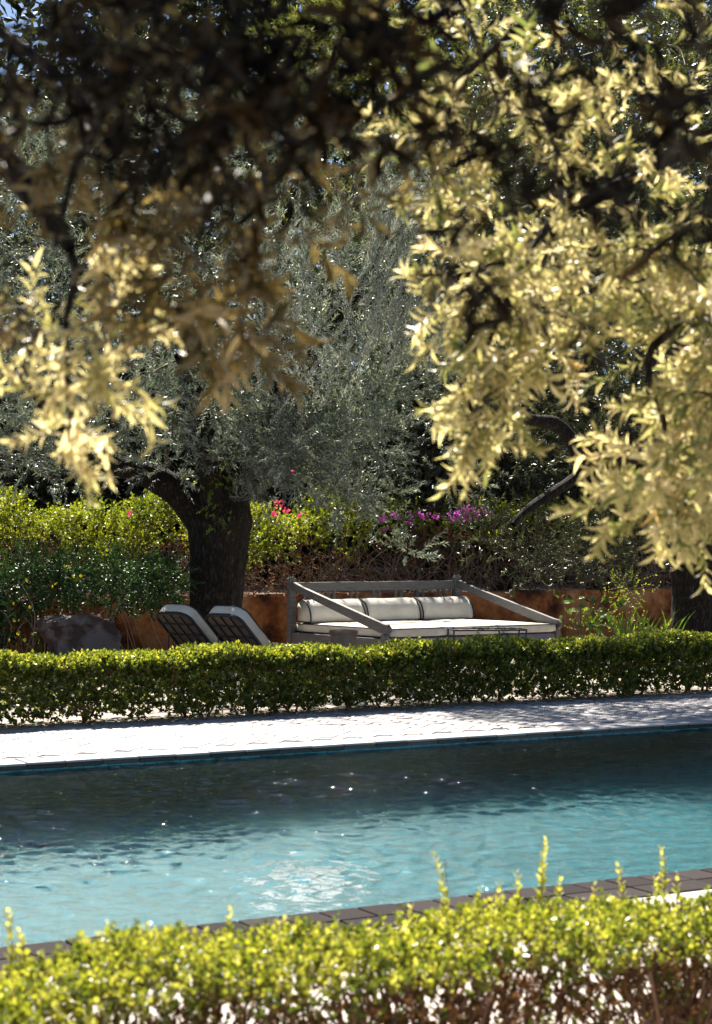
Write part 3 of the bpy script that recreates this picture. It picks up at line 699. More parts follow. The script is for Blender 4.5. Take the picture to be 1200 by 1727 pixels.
# ------------------------------------------------------------------ clipped hedges
def hedge(label, u0, u1, v0, v1, h, n, leaf, T, tip_n, stem_n, m_tip_frac, name='clipped_hedge', low=.2, inner=.35, K=10, front=1.0, sl=(.05, .11), dryf=.04, nq=6):
    root = props(empty(name, UV((u0 + u1) / 2, (v0 + v1) / 2, 0)), label, 'hedge')
    W2 = v1 - v0
    # sprigs on the shell: top, front and back faces and a thin inner mass
    A_top, A_front, A_back = W2 * 1.25, (h - low) * front, (h - low) * .6
    tot = A_top + A_front + A_back
    f = rng.random(n) * tot
    u = rng.uniform(u0, u1, n); vv = np.empty(n); z = np.empty(n); nor = np.zeros((n, 3))
    hh = h + .025 * np.sin(u * 2.3) + .02 * np.sin(u * 5.7 + 2) + .012 * np.sin(u * 13)
    a = f < A_top; bq = (f >= A_top) & (f < A_top + A_front); c = f >= A_top + A_front
    dep = rng.random(n) ** 1.6 * inner
    vv[a] = rng.uniform(v0, v1, a.sum()); z[a] = hh[a] - dep[a] * .45; nor[a] = (0, 0, 1)
    zr = low + (h - low) * rng.random(n) ** .85
    bul = .035 * np.sin(u * 3.1 + zr * 6) + .03 * np.sin(u * 7.7 + 1)
    vv[bq] = v0 + (dep * .5 + bul)[bq]; z[bq] = zr[bq]; nor[bq] = (SA, -CA, .25)
    vv[c] = v1 - (dep * .5)[c]; z[c] = zr[c]; nor[c] = (-SA, CA, .25)
    z = np.minimum(z, hh); 
    e = np.minimum(vv - v0, v1 - vv); z = np.where(a & (e < .08), z - (.08 - e) * .5, z)
    p = np.stack([u * CA - vv * SA, 7.93 + u * SA + vv * CA, z], 1)
    t = nrm(nor * .9 + rand_dirs(n) * .75 + np.array([0, 0, .35]))
    dry = (z < h - .07) & (rng.random(n) < dryf)
    foliage_part('foliage', root, p[~dry], t[~dry], M['box'], K, sl, leaf, T=T, stem_mat=M['twig_brown'], stem_r=.0016, spread=.9, stem_every=5 if n > 20000 else 2)
    if dry.any(): foliage_part('dry_leaves', root, p[dry], t[dry], M['dry'], K, sl, leaf, T=T, stem_mat=M['twig_brown'], stem_r=.0016, spread=.9, stem_name='dry_twigs')
    # fresh yellow-green tips on the top
    u = rng.uniform(u0, u1, tip_n); v = rng.uniform(v0 - .01, v1, tip_n)
    hh = h + .025 * np.sin(u * 2.3) + .02 * np.sin(u * 5.7 + 2) + .012 * np.sin(u * 13)
    e = np.minimum(v - v0, v1 - v); zz = hh - .02 - np.where(e < .08, (.08 - e) * .5, 0)
    p = np.stack([u * CA - v * SA, 7.93 + u * SA + v * CA, zz], 1); t = nrm(rand_dirs(tip_n) * .6 + np.array([0, 0, 1]))
    foliage_part('fresh_tips', root, p, t, M['box_tip'], max(6, K - 2), (sl[0] * .9, sl[1]), leaf, T=T, stem_mat=M['twig_brown'], stem_r=.0014, spread=.85, stem_name='tip_stems')
    # stems: each bush stands on a few
    for k in range(stem_n):
        uu = random.uniform(u0, u1); vm = (v0 + v1) / 2 + random.uniform(-.12, .08)
        a0 = UV(uu, vm, -.01); r0 = random.uniform(.010, .020); paths = []
        top1 = UV(uu + random.uniform(-.12, .12), vm + random.uniform(-.12, .12), low + .08)
        paths.append(smooth_path([(a0, r0), ((a0 + top1) / 2 + Vector((random.uniform(-.03, .03), 0, 0)), r0 * .8), (top1, r0 * .6)], 3))
        for q in range(nq):
            st = a0 + (top1 - a0) * random.uniform(.15, 1); en = UV(uu + random.uniform(-.3, .3), vm + random.uniform(-W2 * .48, W2 * .4), random.uniform(low + .1, h - .04))
            paths.append(smooth_path([(st, r0 * .55), ((st + en) / 2 + Vector((random.uniform(-.04, .04), random.uniform(-.04, .04), -.03)), r0 * .4), (en, r0 * .2)], 3))
        link('stem', tubes_mesh('stem', paths, M['twig_brown'], 5), root, True)
    return root
random.seed(41)
FV0 = 8.42
hedge('low clipped hedge along the far side of the pool, in front of the daybed', -1.2, 10.2, FV0, FV0 + .55, .56, 21000, (.039, .027), LEAF2, 7000, 52, .5, low=.03, inner=.4, K=8)

NV1, NH = -2.9, .612
near = hedge('out-of-focus clipped hedge in the foreground along the near edge of the pool', -4.2, 1.6, NV1 - .47, NV1, NH, 8200, (.0158, .0105), LEAFR, 6000, 60, .5, low=.30, inner=.8, K=10, front=.46, sl=(.035, .075), dryf=.8, nq=14)
# single leaves in front and long shoots
lm = [np_mesh('leaf', *(lambda V, F, k: (V, F))(*leaves_np(np.zeros((1, 3)), np.array([[1., 0, 0]]), np.array([[0, 0, 1.]]), [.021], [.0125], LEAFR)), M['box_tip'], np.full(6, i / 4)) for i in range(5)]
for k in range(200):
    uu = random.uniform(-3.2, 1.0); vv = NV1 - random.uniform(0, .5); q = UV(uu, vv, NH + random.uniform(-.02, .03))
    o = link('leaf', random.choice(lm), near, True); o.location = q; o.rotation_euler = (random.uniform(-1, 1), random.uniform(-1.2, .4), random.uniform(0, 6.3))
def shoot(px, ytop, ybot, d, lean=0):
    a = P(px, ybot, d); bq = P(px + lean, ytop, d); n = 24
    paths = [([a, (a + bq) / 2 + Vector((.004, 0, 0)), bq], [.0022, .0018, .001])]
    me = tubes_mesh('shoot', paths, M['twig_brown'], 4)
    s = link('shoot', me, near, True)
    L = (bq - a).length; K = max(8, int(L / .0075))
    pos, dd, nor, _, _ = sprig_frames(np.array([a[:]]), np.array([(bq - a)[:]]), np.array([L]), K, .95, .15)
    sc = np.linspace(1.15, .7, len(pos))
    V, F, k = leaves_np(pos, dd, nor, .025 * sc, .0145 * sc, LEAFR)
    o = link('shoot_leaves', np_mesh('shoot_leaves', V, F, M['box_tip'], np.repeat(np.linspace(.2, 1, len(pos)), k)), s); o['kind'] = 'stuff'
    o.matrix_parent_inverse = Matrix.Identity(4)
for px, yt, yb in ((752, 1448, 1560), (912, 1420, 1545), (872, 1476, 1540), (940, 1480, 1545), (1118, 1430, 1520), (1050, 1470, 1530), (838, 1492, 1560), (800, 1500, 1560), (1140, 1482, 1525), (385, 1545, 1605), (18, 1545, 1640), (40, 1580, 1640), (195, 1555, 1620), (1000, 1500, 1545), (700, 1530, 1570), (470, 1550, 1600), (905, 1470, 1540), (1105, 1480, 1520)):
    d = 4.62 + (px - 600) / 1200 * 1.0
    shoot(px, yt, yb, d, random.uniform(-8, 8))

nl = 1500
lu = rng.uniform(-1, 11, nl); lv = np.where(rng.random(nl) < .8, FV0 + rng.normal(size=nl) * .22, rng.uniform(POOL_W + .1, 8.3, nl))
pos = np.stack([lu * CA - lv * SA, 7.93 + lu * SA + lv * CA, np.full(nl, .012)], 1)
V, F, k = leaves_np(pos, rand_dirs(nl) * np.array([1, 1, .15]), np.array([0, 0, 1.]) + rng.normal(size=(nl, 3)) * .3, rng.uniform(.025, .05, nl), rng.uniform(.012, .02, nl), LEAF2)
props(link('leaf_litter', np_mesh('leaf_litter', V, F, M['dry'], np.repeat(rng.random(nl), k))), 'dry fallen leaves strewn under the far hedge and on the paving', 'litter', kind='stuff')

# ------------------------------------------------------------------ shrub with yellow flowers (left)
root = props(empty('flowering_shrub', UV(-5.5, 16.8, 0)), 'dark green shrub dotted with yellow flowers at the left, over the masonry block', 'shrub')
random.seed(51)
lst = blob(-110, 280, 950, 1000, 24.6, 26.4, 34, .28, .42, 62) + blob(-110, 60, 1000, 1080, 24.6, 25.8, 12, .25, .35, 44) + blob(200, 300, 960, 1030, 25.5, 26.4, 5, .18, .26, 14)
cs = clumps_px(lst)
p, t = gather(cs, up=.2, droop=.2)
foliage_part('foliage', root, p, t, M['shrub'], 14, (.14, .28), (.055, .028), stem_mat=M['twig'])
paths = []
for k in range(34):
    x = random.uniform(-60, 280); a = P(x + random.uniform(-40, 40), 1110, 25.3); a.z = .0; e = P(x, random.uniform(950, 1050), random.uniform(24.6, 26))
    m_ = (a + e) / 2 + Vector((random.uniform(-.25, .25), random.uniform(-.2, .2), .1)); paths.append(smooth_path([(a, .010), (m_, .008), (e, .003)], 4))
o = link('twigs', tubes_mesh('twigs', paths, M['twig_pale'], 4), root, True); o['kind'] = 'stuff'
nb = 6
fv = []
V, F, k = leaves_np(np.zeros((nb, 3)), np.array([[math.cos(i * 2 * math.pi / nb), math.sin(i * 2 * math.pi / nb), .45] for i in range(nb)]), np.tile([0, 0, 1.], (nb, 1)), np.full(nb, .036), np.full(nb, .028), LEAFR)
fm = np_mesh('flower', V, F, M['yellow'], np.repeat(rng.random(nb), k))
for (x, y) in ((45, 978), (87, 989), (110, 954), (123, 973), (137, 971), (116, 956), (31, 1068), (24, 1048), (33, 1046), (42, 1079), (56, 1070), (17, 1079), (2, 952), (0, 1053), (24, 1018), (50, 1024), (95, 985)):
    o = link('flower', fm, root, True); o.location = P(x, y, 24.3); o.rotation_euler = (R(70) + random.uniform(-.5, .5), random.uniform(-.5, .5), random.uniform(0, 6)); o.scale = (.8,) * 3

# ------------------------------------------------------------------ plants right of the daybed
root = props(empty('creeper', P(985, 1110, 26.6).xy.to_3d()), 'leafy creeper with heart-shaped leaves right of the daybed arm', 'plant')
HEART = (np.array([[0, 0, 0], [-.12, .32, .05], [.25, .5, .08], [.7, .3, .05], [1, 0, -.05], [.7, -.3, .05], [.25, -.5, .08], [-.12, -.32, .05]]), np.array([[0, 2, 1], [0, 3, 2], [0, 4, 3], [0, 5, 4], [0, 6, 5], [0, 7, 6]]))
V, F, k = leaves_np(np.zeros((1, 3)), np.array([[1., 0, 0]]), np.array([[0, 0, 1.]]), [.11], [.10], HEART)
hm = [np_mesh('leaf', V, F, mm, np.full(k, q)) for mm, q in ((M['blade'], .2), (M['blade'], .8), (M['shrub'], .4), (M['shrub'], .9), (M['boug'], .3))]
random.seed(61)
ends = []
for k in range(9):
    a = P(random.uniform(955, 1040), 1110, 26.6); a.z = 0; e = P(random.uniform(930, 1060), random.uniform(1000, 1055), random.uniform(26, 27.2)); m_ = (a + e) / 2 + Vector((random.uniform(-.15, .15), 0, .2))
    pts, rad = smooth_path([(a, .008), (m_, .006), (e, .003)], 6); link('stem', tubes_mesh('stem', [(pts, rad)], M['twig'], 4), root, True); ends += pts[4:]
for k in range(60):
    q = random.choice(ends); o = link('leaf', random.choice(hm), root, True); o.location = q + Vector((random.uniform(-.13, .13), random.uniform(-.1, .1), random.uniform(-.1, .1)))
    o.rotation_euler = (R(random.uniform(30, 110)), random.uniform(-.8, .8), random.uniform(-1.5, 1.5)); s = random.uniform(.6, 1.2); o.scale = (s, s, s)
root = props(empty('strap_leaf_plant', P(1088, 1110, 25.2).xy.to_3d()), 'clump of upright bright green strap leaves left of the right-hand trunk', 'plant')
for k in range(46):
    bx = random.uniform(1045, 1140); a = P(bx, 1100, 25.2 + random.uniform(-.2, .2)); a.z = .0
    hgt = random.uniform(.55, .98); dx = random.uniform(-.28, .28) + (bx - 1090) / 400; dy = random.uniform(-.2, .2)
    V, F = [], []
    for s in range(7):
        q = s / 6; wd = .016 * (1 - q) ** .6 + .002; c = a + Vector((dx * q * q, dy * q * q, hgt * (q - .18 * q ** 3)))
        V += [(c.x - wd, c.y, c.z), (c.x, c.y - .006, c.z), (c.x + wd, c.y, c.z)]
        if s: i = s * 3; F += [(i - 3, i - 2, i + 1, i), (i - 2, i - 1, i + 2, i + 1)]
    link('leaf', np_mesh('leaf', V, F, M['blade'], np.full(len(V), random.random()), True), root, True)
root = props(empty('wispy_shrub', P(1055, 1110, 27.4).xy.to_3d()), 'thin wispy shrub with small pale leaves against the terracotta wall', 'shrub')
lst = blob(1025, 1085, 975, 1070, 26.8, 27.6, 9, .14, .24, 12) + blob(985, 1140, 1040, 1085, 26.4, 27.2, 8, .14, .2, 10)
p, t = gather(clumps_px(lst), up=.6)
foliage_part('foliage', root, p, t, M['boug'], 10, (.14, .26), (.04, .02), stem_mat=M['twig_pale'])

# ------------------------------------------------------------------ daybed
def obj(name, bm, m, root, smooth=False): return link(name, bm_mesh(name, bm, m, smooth), root)
TH = R(35); DW, DD = 3.2, 2.5
bl = P(491, 1100, 27.2); bl.z = 0
day = props(empty('daybed', bl, TH), 'wide grey painted wooden daybed with cream mattresses and sloping arms', 'daybed')
SZ = .33
for x in (0, DW):
    bm = bmesh.new(); add_box(bm, x - .055, x + .055, -.05, .05, 0, 1.14, .008); add_box(bm, x - .04, x + .04, -.035, .035, 1.14, 1.165, .006)
    obj('back_post', bm, M['grey_wood'], day)
bm = bmesh.new(); add_box(bm, .056, DW - .056, -.025, .025, .94, 1.08, .008); obj('top_rail', bm, M['grey_wood'], day)
bm = bmesh.new(); add_box(bm, .056, DW - .056, -.022, .022, SZ - .05, SZ + .1, .006); obj('lower_rail', bm, M['grey_wood'], day)
for i in range(7):
    for s in (-.055, .055):
        x = .30 + i * (DW - .6) / 6 + s
        bm = bmesh.new(); add_box(bm, x - .021, x + .021, -.014, .014, SZ + .1, .94, .004); obj('baluster', bm, M['grey_wood'], day)
for x in (0, DW):
    bm = bmesh.new()
    prof = [(-.05, .96), (-.05, 1.075), (-.10, 1.085), (-.35, 1.01), (-DD + .10, .535), (-DD - .02, .52), (-DD - .07, .48), (-DD - .07, .42), (-DD + .0, .385), (-DD + .15, .40), (-.35, .90)]
    fr = [bm.verts.new((x - .03, y, z)) for y, z in prof]; bk = [bm.verts.new((x + .03, y, z)) for y, z in prof]
    bm.faces.new(fr); bm.faces.new(bk[::-1])
    for i in range(len(prof)): j = (i + 1) % len(prof); bm.faces.new([fr[i], bk[i], bk[j], fr[j]])
    bmesh.ops.bevel(bm, geom=bm.edges[:], offset=.006, segments=2, affect='EDGES')
    obj('arm', bm, M['grey_wood'], day)
    bm = bmesh.new(); add_box(bm, x - .05, x + .05, -DD - .0, -DD + .10, 0, .384, .008); obj('front_post', bm, M['grey_wood'], day)
    bm = bmesh.new(); add_box(bm, x - .028, x + .028, -DD + .103, -.052, .12, SZ - .01, .006); obj('side_rail', bm, M['grey_wood'], day)
bm = bmesh.new(); add_box(bm, .052, DW - .052, -DD + .02, -DD + .06, .06, SZ - .012, .006); obj('front_board', bm, M['plinth'], day)
bm = bmesh.new(); add_box(bm, .03, DW - .03, -DD + .062, -.03, SZ - .04, SZ - .008); obj('seat_board', bm, M['grey_wood'], day)
def loop_tube(pts, r, sides=5):
    pts = [Vector(p) for p in pts]; return (pts + [pts[0], pts[1]], [r] * (len(pts) + 2))
def round_rect(x0, x1, y0, y1, z, r, n=4):
    out = []
    for cx, cy, a0 in ((x1 - r, y1 - r, 0), (x0 + r, y1 - r, 90), (x0 + r, y0 + r, 180), (x1 - r, y0 + r, 270)):
        for k in range(n + 1): a = R(a0 + 90 * k / n); out.append((cx + r * math.cos(a), cy + r * math.sin(a), z))
    return out
def mattress(x0, x1, y0, y1, z0, z1, root, name='mattress'):
    bm = bmesh.new(); nx, ny = 8, 14
    bmesh.ops.create_cube(bm, size=1.0)
    bmesh.ops.subdivide_edges(bm, edges=bm.edges[:], cuts=7, use_grid_fill=True)
    for v in bm.verts:
        c = v.co
        ex, ey = 1 - (2 * c.x) ** 4, 1 - (2 * c.y) ** 4
        puff = .022 * max(ex, 0) * max(ey, 0) + .006 * mnoise.noise(Vector((c.x * 5 + x0, c.y * 9, 0)))
        z = z0 + (c.z + .5) * (z1 - z0) + (puff if c.z > .49 else 0)
        side = .012 * (1 - (2 * c.z) ** 2)
        x = x0 + (c.x + .5) * (x1 - x0); y = y0 + (c.y + .5) * (y1 - y0)
        if abs(c.x) > .49: x += side * (1 if c.x > 0 else -1) * .4
        if abs(c.y) > .49: y += side * (1 if c.y > 0 else -1)
        if abs(c.x) > .49 and abs(c.y) > .49: x -= .02 * np.sign(c.x); y -= .02 * np.sign(c.y)
        v.co = (x, y, z)
    m_ = obj(name, bm, M['canvas'], root, True)
    q = tubes_mesh('piping', [loop_tube(round_rect(x0, x1, y0, y1, z1, .03), .009), loop_tube(round_rect(x0, x1, y0, y1, z0 + .006, .03), .009)], M['piping'], 6)
    link('piping', q, m_)
    return m_
mw = (DW - .07) / 3
for i in range(3):
    mattress(.035 + i * mw + .006, .035 + (i + 1) * mw - .006, -DD - .015, -.03, SZ, SZ + .125, day)
# bolsters leaning on the back: loose cushions
bolt_labels = ['cream bolster cushion at the left end of the daybed, its end panel showing', 'cream bolster cushion in the middle of the daybed', 'cream bolster cushion at the right end of the daybed']
for i in range(3):
    bx = DW / 3 * i + .07; L = mw - .035
    wm = Matrix.Translation(bl) @ Matrix.Rotation(TH, 4, 'Z')
    root = props(empty('bolster_cushion', wm @ Vector((bx, -.06, SZ + .15)), TH), bolt_labels[i], 'cushion', 'bolster cushions on the daybed')
    prof = [(y_, z_ * .95) for y_, z_ in [(0, 0), (-.36, 0), (-.385, .03), (-.38, .12), (-.345, .22), (-.28, .305), (-.19, .355), (-.10, .365), (-.03, .345), (0, .30)]]
    bm = bmesh.new(); rings = []
    nx = 12
    for s in range(nx + 1):
        q = s / nx; e = 1 - abs(2 * q - 1) ** 6; f = .975 + .025 * e
        rings.append([bm.verts.new((q * L, y * f, z * f * (1 + .012 * math.sin(q * 9 + y * 7 + i)))) for y, z in prof])
    for s in range(nx):
        for k in range(len(prof)):
            j = (k + 1) % len(prof); bm.faces.new([rings[s][k], rings[s + 1][k], rings[s + 1][j], rings[s][j]])
    bm.faces.new(rings[0][::-1]); bm.faces.new(rings[-1])
    me = bm_mesh('cover', bm, M['canvas'], True); 
    link('cover', me, root)
    for x in (0, L):
        link('piping', tubes_mesh('piping', [loop_tube([(x, y * .98, z * .98) for y, z in prof], .011)], M['piping'], 6), root)

# ------------------------------------------------------------------ sun loungers seen from behind
def lounger(loc, label):
    a = R(-40)
    root = props(empty('sun_lounger', loc, a), label, 'sun lounger', 'sun loungers beside the olive trunk')
    # local: x across, y from head (-) to foot (+); backrest hinge at y = .62
    Wd = .66; HZ = .13
    bm = bmesh.new()
    for x in (0, Wd): add_box(bm, x - .018, x + .018, .10, 1.95, HZ - .03, HZ + .005, .004)
    for y in (.10, .66, 1.92): add_box(bm, .019, Wd - .019, y, y + .03, HZ - .028, HZ + .003, .003)
    obj('frame', bm, M['iron'], root)
    for x in (0, Wd):
        for y in (.16, 1.86):
            bm = bmesh.new(); add_box(bm, x - .016, x + .016, y - .016, y + .016, 0, HZ - .031, .003); obj('leg', bm, M['iron'], root)
    # backrest in its own tilted frame: s along the back from hinge to head
    tl = R(43); H0 = Vector((0, .66, HZ + .02))
    T = Matrix.Translation(H0) @ Matrix.Rotation(-tl, 4, 'X') @ Matrix.Rotation(math.pi, 4, 'Z') @ Matrix.Translation((-Wd, 0, 0))
    # after T: +x across (mirrored), +y towards the head, z up out of the cushion
    LB = .82
    def outline(off, r):
        pts = [(off, 0)]
        n = 6
        for k in range(n + 1): th = R(180 - 90 * k / n); pts.append((off + r + (r) * math.cos(th), LB - off - r * .75 + r * .75 * math.sin(th)))
        for k in range(n + 1): th = R(90 - 90 * k / n); pts.append((Wd - off - r + r * math.cos(th), LB - off - r * .75 + r * .75 * math.sin(th)))
        pts.append((Wd - off, 0)); return pts
    fr = [T @ Vector((x, y, 0)) for x, y in outline(0, .2)]
    link('backrest_frame', tubes_mesh('backrest_frame', [(fr, [.02] * len(fr))], M['iron'], 8), root)
    for k in range(1, 4):
        x = Wd * k / 4; ym = LB - (.03 if k == 2 else .045)
        link('grid_bar', tubes_mesh('grid_bar', [([T @ Vector((x, 0, -.008)), T @ Vector((x, ym * .5, -.008)), T @ Vector((x, ym, -.008))], [.011] * 3)], M['iron'], 5), root)
    for y in (.17, .39, .61):
        link('grid_bar', tubes_mesh('grid_bar', [([T @ Vector((.01, y, -.014)), T @ Vector((Wd / 2, y, -.014)), T @ Vector((Wd - .01, y, -.014))], [.011] * 3)], M['iron'], 5), root)
    # back cushion: outline extruded, puffed
    def cushion_bm(out, z0, z1):
        bm = bmesh.new(); n = len(out); cx = sum(p[0] for p in out) / n; cy = sum(p[1] for p in out) / n
        lv = []
        for z, f in ((z0, .97), (z0 + .012, .995), ((z0 + z1) / 2, 1.012), (z1 - .02, .995), (z1, .95), (z1 + .012, .6)):
            lv.append([bm.verts.new(T @ Vector((cx + (x - cx) * f, cy + (y - cy) * f, z))) for x, y in out])
        for a_, b_ in zip(lv[:-1], lv[1:]):
            for k in range(n): j = (k + 1) % n; bm.faces.new([a_[k], a_[j], b_[j], b_[k]])
        bm.faces.new(lv[0]); bm.faces.new(lv[-1])
        return bm
    out = outline(.0, .2); out[0] = (0, -.02); out[-1] = (Wd, -.02)
    c = obj('back_cushion', cushion_bm(out, .022, .175), M['canvas'], root, True)
    out2 = outline(.012, .2)
    o = obj('back_panel', cushion_bm(out2, .010, .0215), M['canvas_back'], root)
    link('piping', tubes_mesh('piping', [([T @ Vector((x, y, .173)) for x, y in out], [.009] * len(out)), ([T @ Vector((x, y, .026)) for x, y in out], [.009] * len(out))], M['piping'], 5), c)
    mattress(.01, Wd - .01, .70, 1.93, HZ + .006, HZ + .10, root, 'seat_cushion')
    # prop strut behind the back
    for xa, xb in ((.06, Wd - .06), (Wd - .06, .06)):
        link('prop', tubes_mesh('prop', [([T @ Vector((xa, .45, -.02)), Vector((xb, .30, HZ + .01))], [.01, .01])], M['iron'], 5), root)
    return root
L1 = P(252, 1035, 24.6); L1.z = 0
lounger(L1, 'left cream-cushioned sun lounger with raised black iron back')
L2 = P(335, 1035, 23.9); L2.z = 0
lounger(L2, 'right cream-cushioned sun lounger with raised black iron back, nearer the daybed')

# ------------------------------------------------------------------ clay tub and iron tables in front of the daybed
def lathe(prof, n=28):
    V, F = [], []
    for r, z in prof:
        for k in range(n): V.append((r * math.cos(2 * math.pi * k / n), r * math.sin(2 * math.pi * k / n), z))
    for i in range(len(prof) - 1):
        for k in range(n): j = (k + 1) % n; F.append((i * n + k, i * n + j, (i + 1) * n + j, (i + 1) * n + k))
    return V, F
loc = P(579, 1100, 24.0); loc.z = 0
root = props(empty('clay_tub', loc), 'worn brown clay tub standing in front of the daybed', 'tub')
V, F = lathe([(.001, 0), (.15, 0), (.158, .02), (.168, .2), (.178, .40), (.182, .445)]); link('body', np_mesh('body', V, F, M['clay'], smooth=True), root)
V, F = lathe([(.182, .446), (.195, .45), (.197, .49), (.19, .50), (.165, .50), (.155, .44), (.15, .36), (.001, .36)]); link('rim', np_mesh('rim', V, F, M['clay'], smooth=True), root)
def bar(root, a, b_, r=.011, name='bar'):
    return link(name, tubes_mesh(name, [([Vector(a), (Vector(a) + Vector(b_)) / 2, Vector(b_)], [r] * 3)], M['iron'], 6), root)
loc = P(765, 1100, 24.6); loc.z = 0
root = props(empty('side_table', loc, R(6)), 'black wrought iron frame table with bowed legs before the right half of the daybed', 'table')
TW, TD, TZ = 1.02, .5, .47
for y in (0, TD): bar(root, (0, y, TZ), (TW, y, TZ), .012, 'top_bar')
for x in (0, TW): bar(root, (x, 0, TZ), (x, TD, TZ), .012, 'top_bar')
for x in (0, TW):
    for y in (0, TD):
        pts = [Vector((x, y, TZ)), Vector((x + (.0 if x == 0 else -.012), y, TZ - .12)), Vector((x + (.02 if x == 0 else -.045), y, TZ - .22)), Vector((x + (.03 if x == 0 else -.06), y, TZ - .34)), Vector((x, y, 0))]
        link('leg', tubes_mesh('leg', [(pts, [.012] * 5)], M['iron'], 6), root)
bar(root, (TW * .62, 0, TZ), (TW * .66, 0, .0), .011, 'leg')
bm = bmesh.new(); add_box(bm, .015, TW - .015, .015, TD - .015, TZ - .016, TZ - .008, .002); obj('table_top', bm, M['iron'], root)
loc = P(652, 1100, 23.6); loc.z = 0
root = props(empty('low_table', loc, R(3)), 'low black iron table left of the bowed-leg table', 'table')
bm = bmesh.new(); add_box(bm, 0, .9, 0, .5, .345, .375, .005); obj('table_top', bm, M['iron'], root)
for x in (.03, .87):
    for y in (.03, .47): bar(root, (x, y, .346), (x, y, 0), .014, 'leg')

# ------------------------------------------------------------------ near olive trees whose branches hang into the picture
OL = [np_mesh('leaf', *leaves_np(np.zeros((1, 3)), np.array([[1., 0, 0]]), np.array([[0, 0, 1.]]), [.062], [.0145], LEAF6)[:2], mm, np.full(8, q)) for mm, q in ((M['olive_near'], .1), (M['olive_near'], .5), (M['olive_near'], .9))]
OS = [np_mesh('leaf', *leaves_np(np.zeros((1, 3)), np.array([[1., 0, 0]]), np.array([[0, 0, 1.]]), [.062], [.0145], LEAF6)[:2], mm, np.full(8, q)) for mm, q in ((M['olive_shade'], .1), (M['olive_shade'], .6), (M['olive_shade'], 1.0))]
LIMB_A = []
def near_tree(label, base, trunk, limbs, clumps, off, m, singles, K=18, up=-.25, leafsz=(.052, .0125), sl=(.07, .16), br=.02):
    root = props(empty('overhanging_olive', base), label, 'tree')
    trunk_obj(root, trunk, 20, 6)
    lp = []
    for c in limbs:
        _, pts, _ = limb_obj('limb', root, c, 8, 6, .1); lp += pts[3:]
    LIMB_A[:] = lp
    connect(root, lp, clumps, br * .5, .22, sub=1)
    if off: connect(root, lp, off, .03, .1, name='upper_branches', sub=0)
    p, t = gather(clumps, up=up, shell=.6)
    n = len(p); L = rng.uniform(sl[0], sl[1], n)
    pos, d, nor, a, bend = sprig_frames(p, t, L, K, .95, .22)
    sc = rng.uniform(.55, 1.2, len(pos)); tint = np.repeat(rng.random(n), K) * .5 + rng.random(len(pos)) * .5
    # single leaves: the nearest ones inside the frame
    px = 600 + pos[:, 0] / pos[:, 1] * FPX; py = HY - (pos[:, 2] - CAMH) / pos[:, 1] * FPX
    inside = (px > 0) & (px < 1200) & (py > 0) & (py < 1200)
    order = np.argsort(np.where(inside, pos[:, 1], 1e6))[:300]
    mask = np.ones(len(pos), bool); mask[order] = False
    V, F, k = leaves_np(pos[mask], d[mask], nor[mask], leafsz[0] * sc[mask], leafsz[1] * sc[mask], LEAF6)
    o = link('foliage', np_mesh('foliage', V, F, m, np.repeat(tint[mask], k)), root, True); o['kind'] = 'stuff'
    V, F = stems_np(p, t, L, .0016, a, bend, ((0, 1), (.5, .7), (1, .35))); o = link('twigs', np_mesh('twigs', V, F, M['twig']), root, True); o['kind'] = 'stuff'
    for i in order:
        x = Vector(d[i]).normalized(); z = Vector(nor[i]); z = (z - x * z.dot(x)).normalized(); y = z.cross(x)
        mw_ = Matrix((x, y, z)).transposed().to_4x4(); mw_.translation = Vector(pos[i])
        o = link('leaf', singles[min(2, int(tint[i] * 3))], root, True); o.matrix_basis = mw_ @ Matrix.Scale(float(sc[i]), 4)
    if off:
        p, t = gather(off, up=.3)
        foliage_part('unseen_crown', root, p, t, m, 18, (.2, .35), (.085, .024), stem_name='upper_twigs')
    return root
def cpx(lst): return [(P(x, y, d)[:], (r, r, r), n) for x, y, d, r, n in lst]
random.seed(71)
# left one: darkened by an unseen crown added above, very close to the camera
ba = Vector((-2.3, 2.6, 0))
tA = [(ba, .3), (ba + Vector((0, 0, .6)), .22), (ba + Vector((.05, 0, 1.4)), .2), (ba + Vector((.15, 0, 2.1)), .2), (ba + Vector((.2, 0, 2.5)), .12)]
lA = [
    [(ba + Vector((.15, 0, 2.0)), .12), ((-1.3, 2.6, 2.75), .08), ((-.6, 2.4, 2.95), .055), ((0.0, 2.2, 2.95), .04), ((.5, 2.1, 2.85), .022)],
    [(ba + Vector((.15, 0, 2.0)), .1), ((-1.2, 2.9, 2.5), .05), ((-.72, 2.9, 2.5), .011), (P(140, 170, 2.7), .008), (P(120, 300, 2.7), .006), (P(90, 420, 2.7), .003)],
    [(ba + Vector((.15, 0, 2.0)), .1), ((-1.4, 2.9, 3.0), .08), ((-.5, 3.2, 3.7), .06), ((.3, 3.3, 3.9), .04), ((1.0, 3.3, 3.8), .02)],
    [(ba + Vector((.15, 0, 2.1)), .09), ((-1.2, 3.3, 2.5), .06), ((-.8, 3.4, 2.45), .035), (P(120, 420, 3.3), .014)],
]
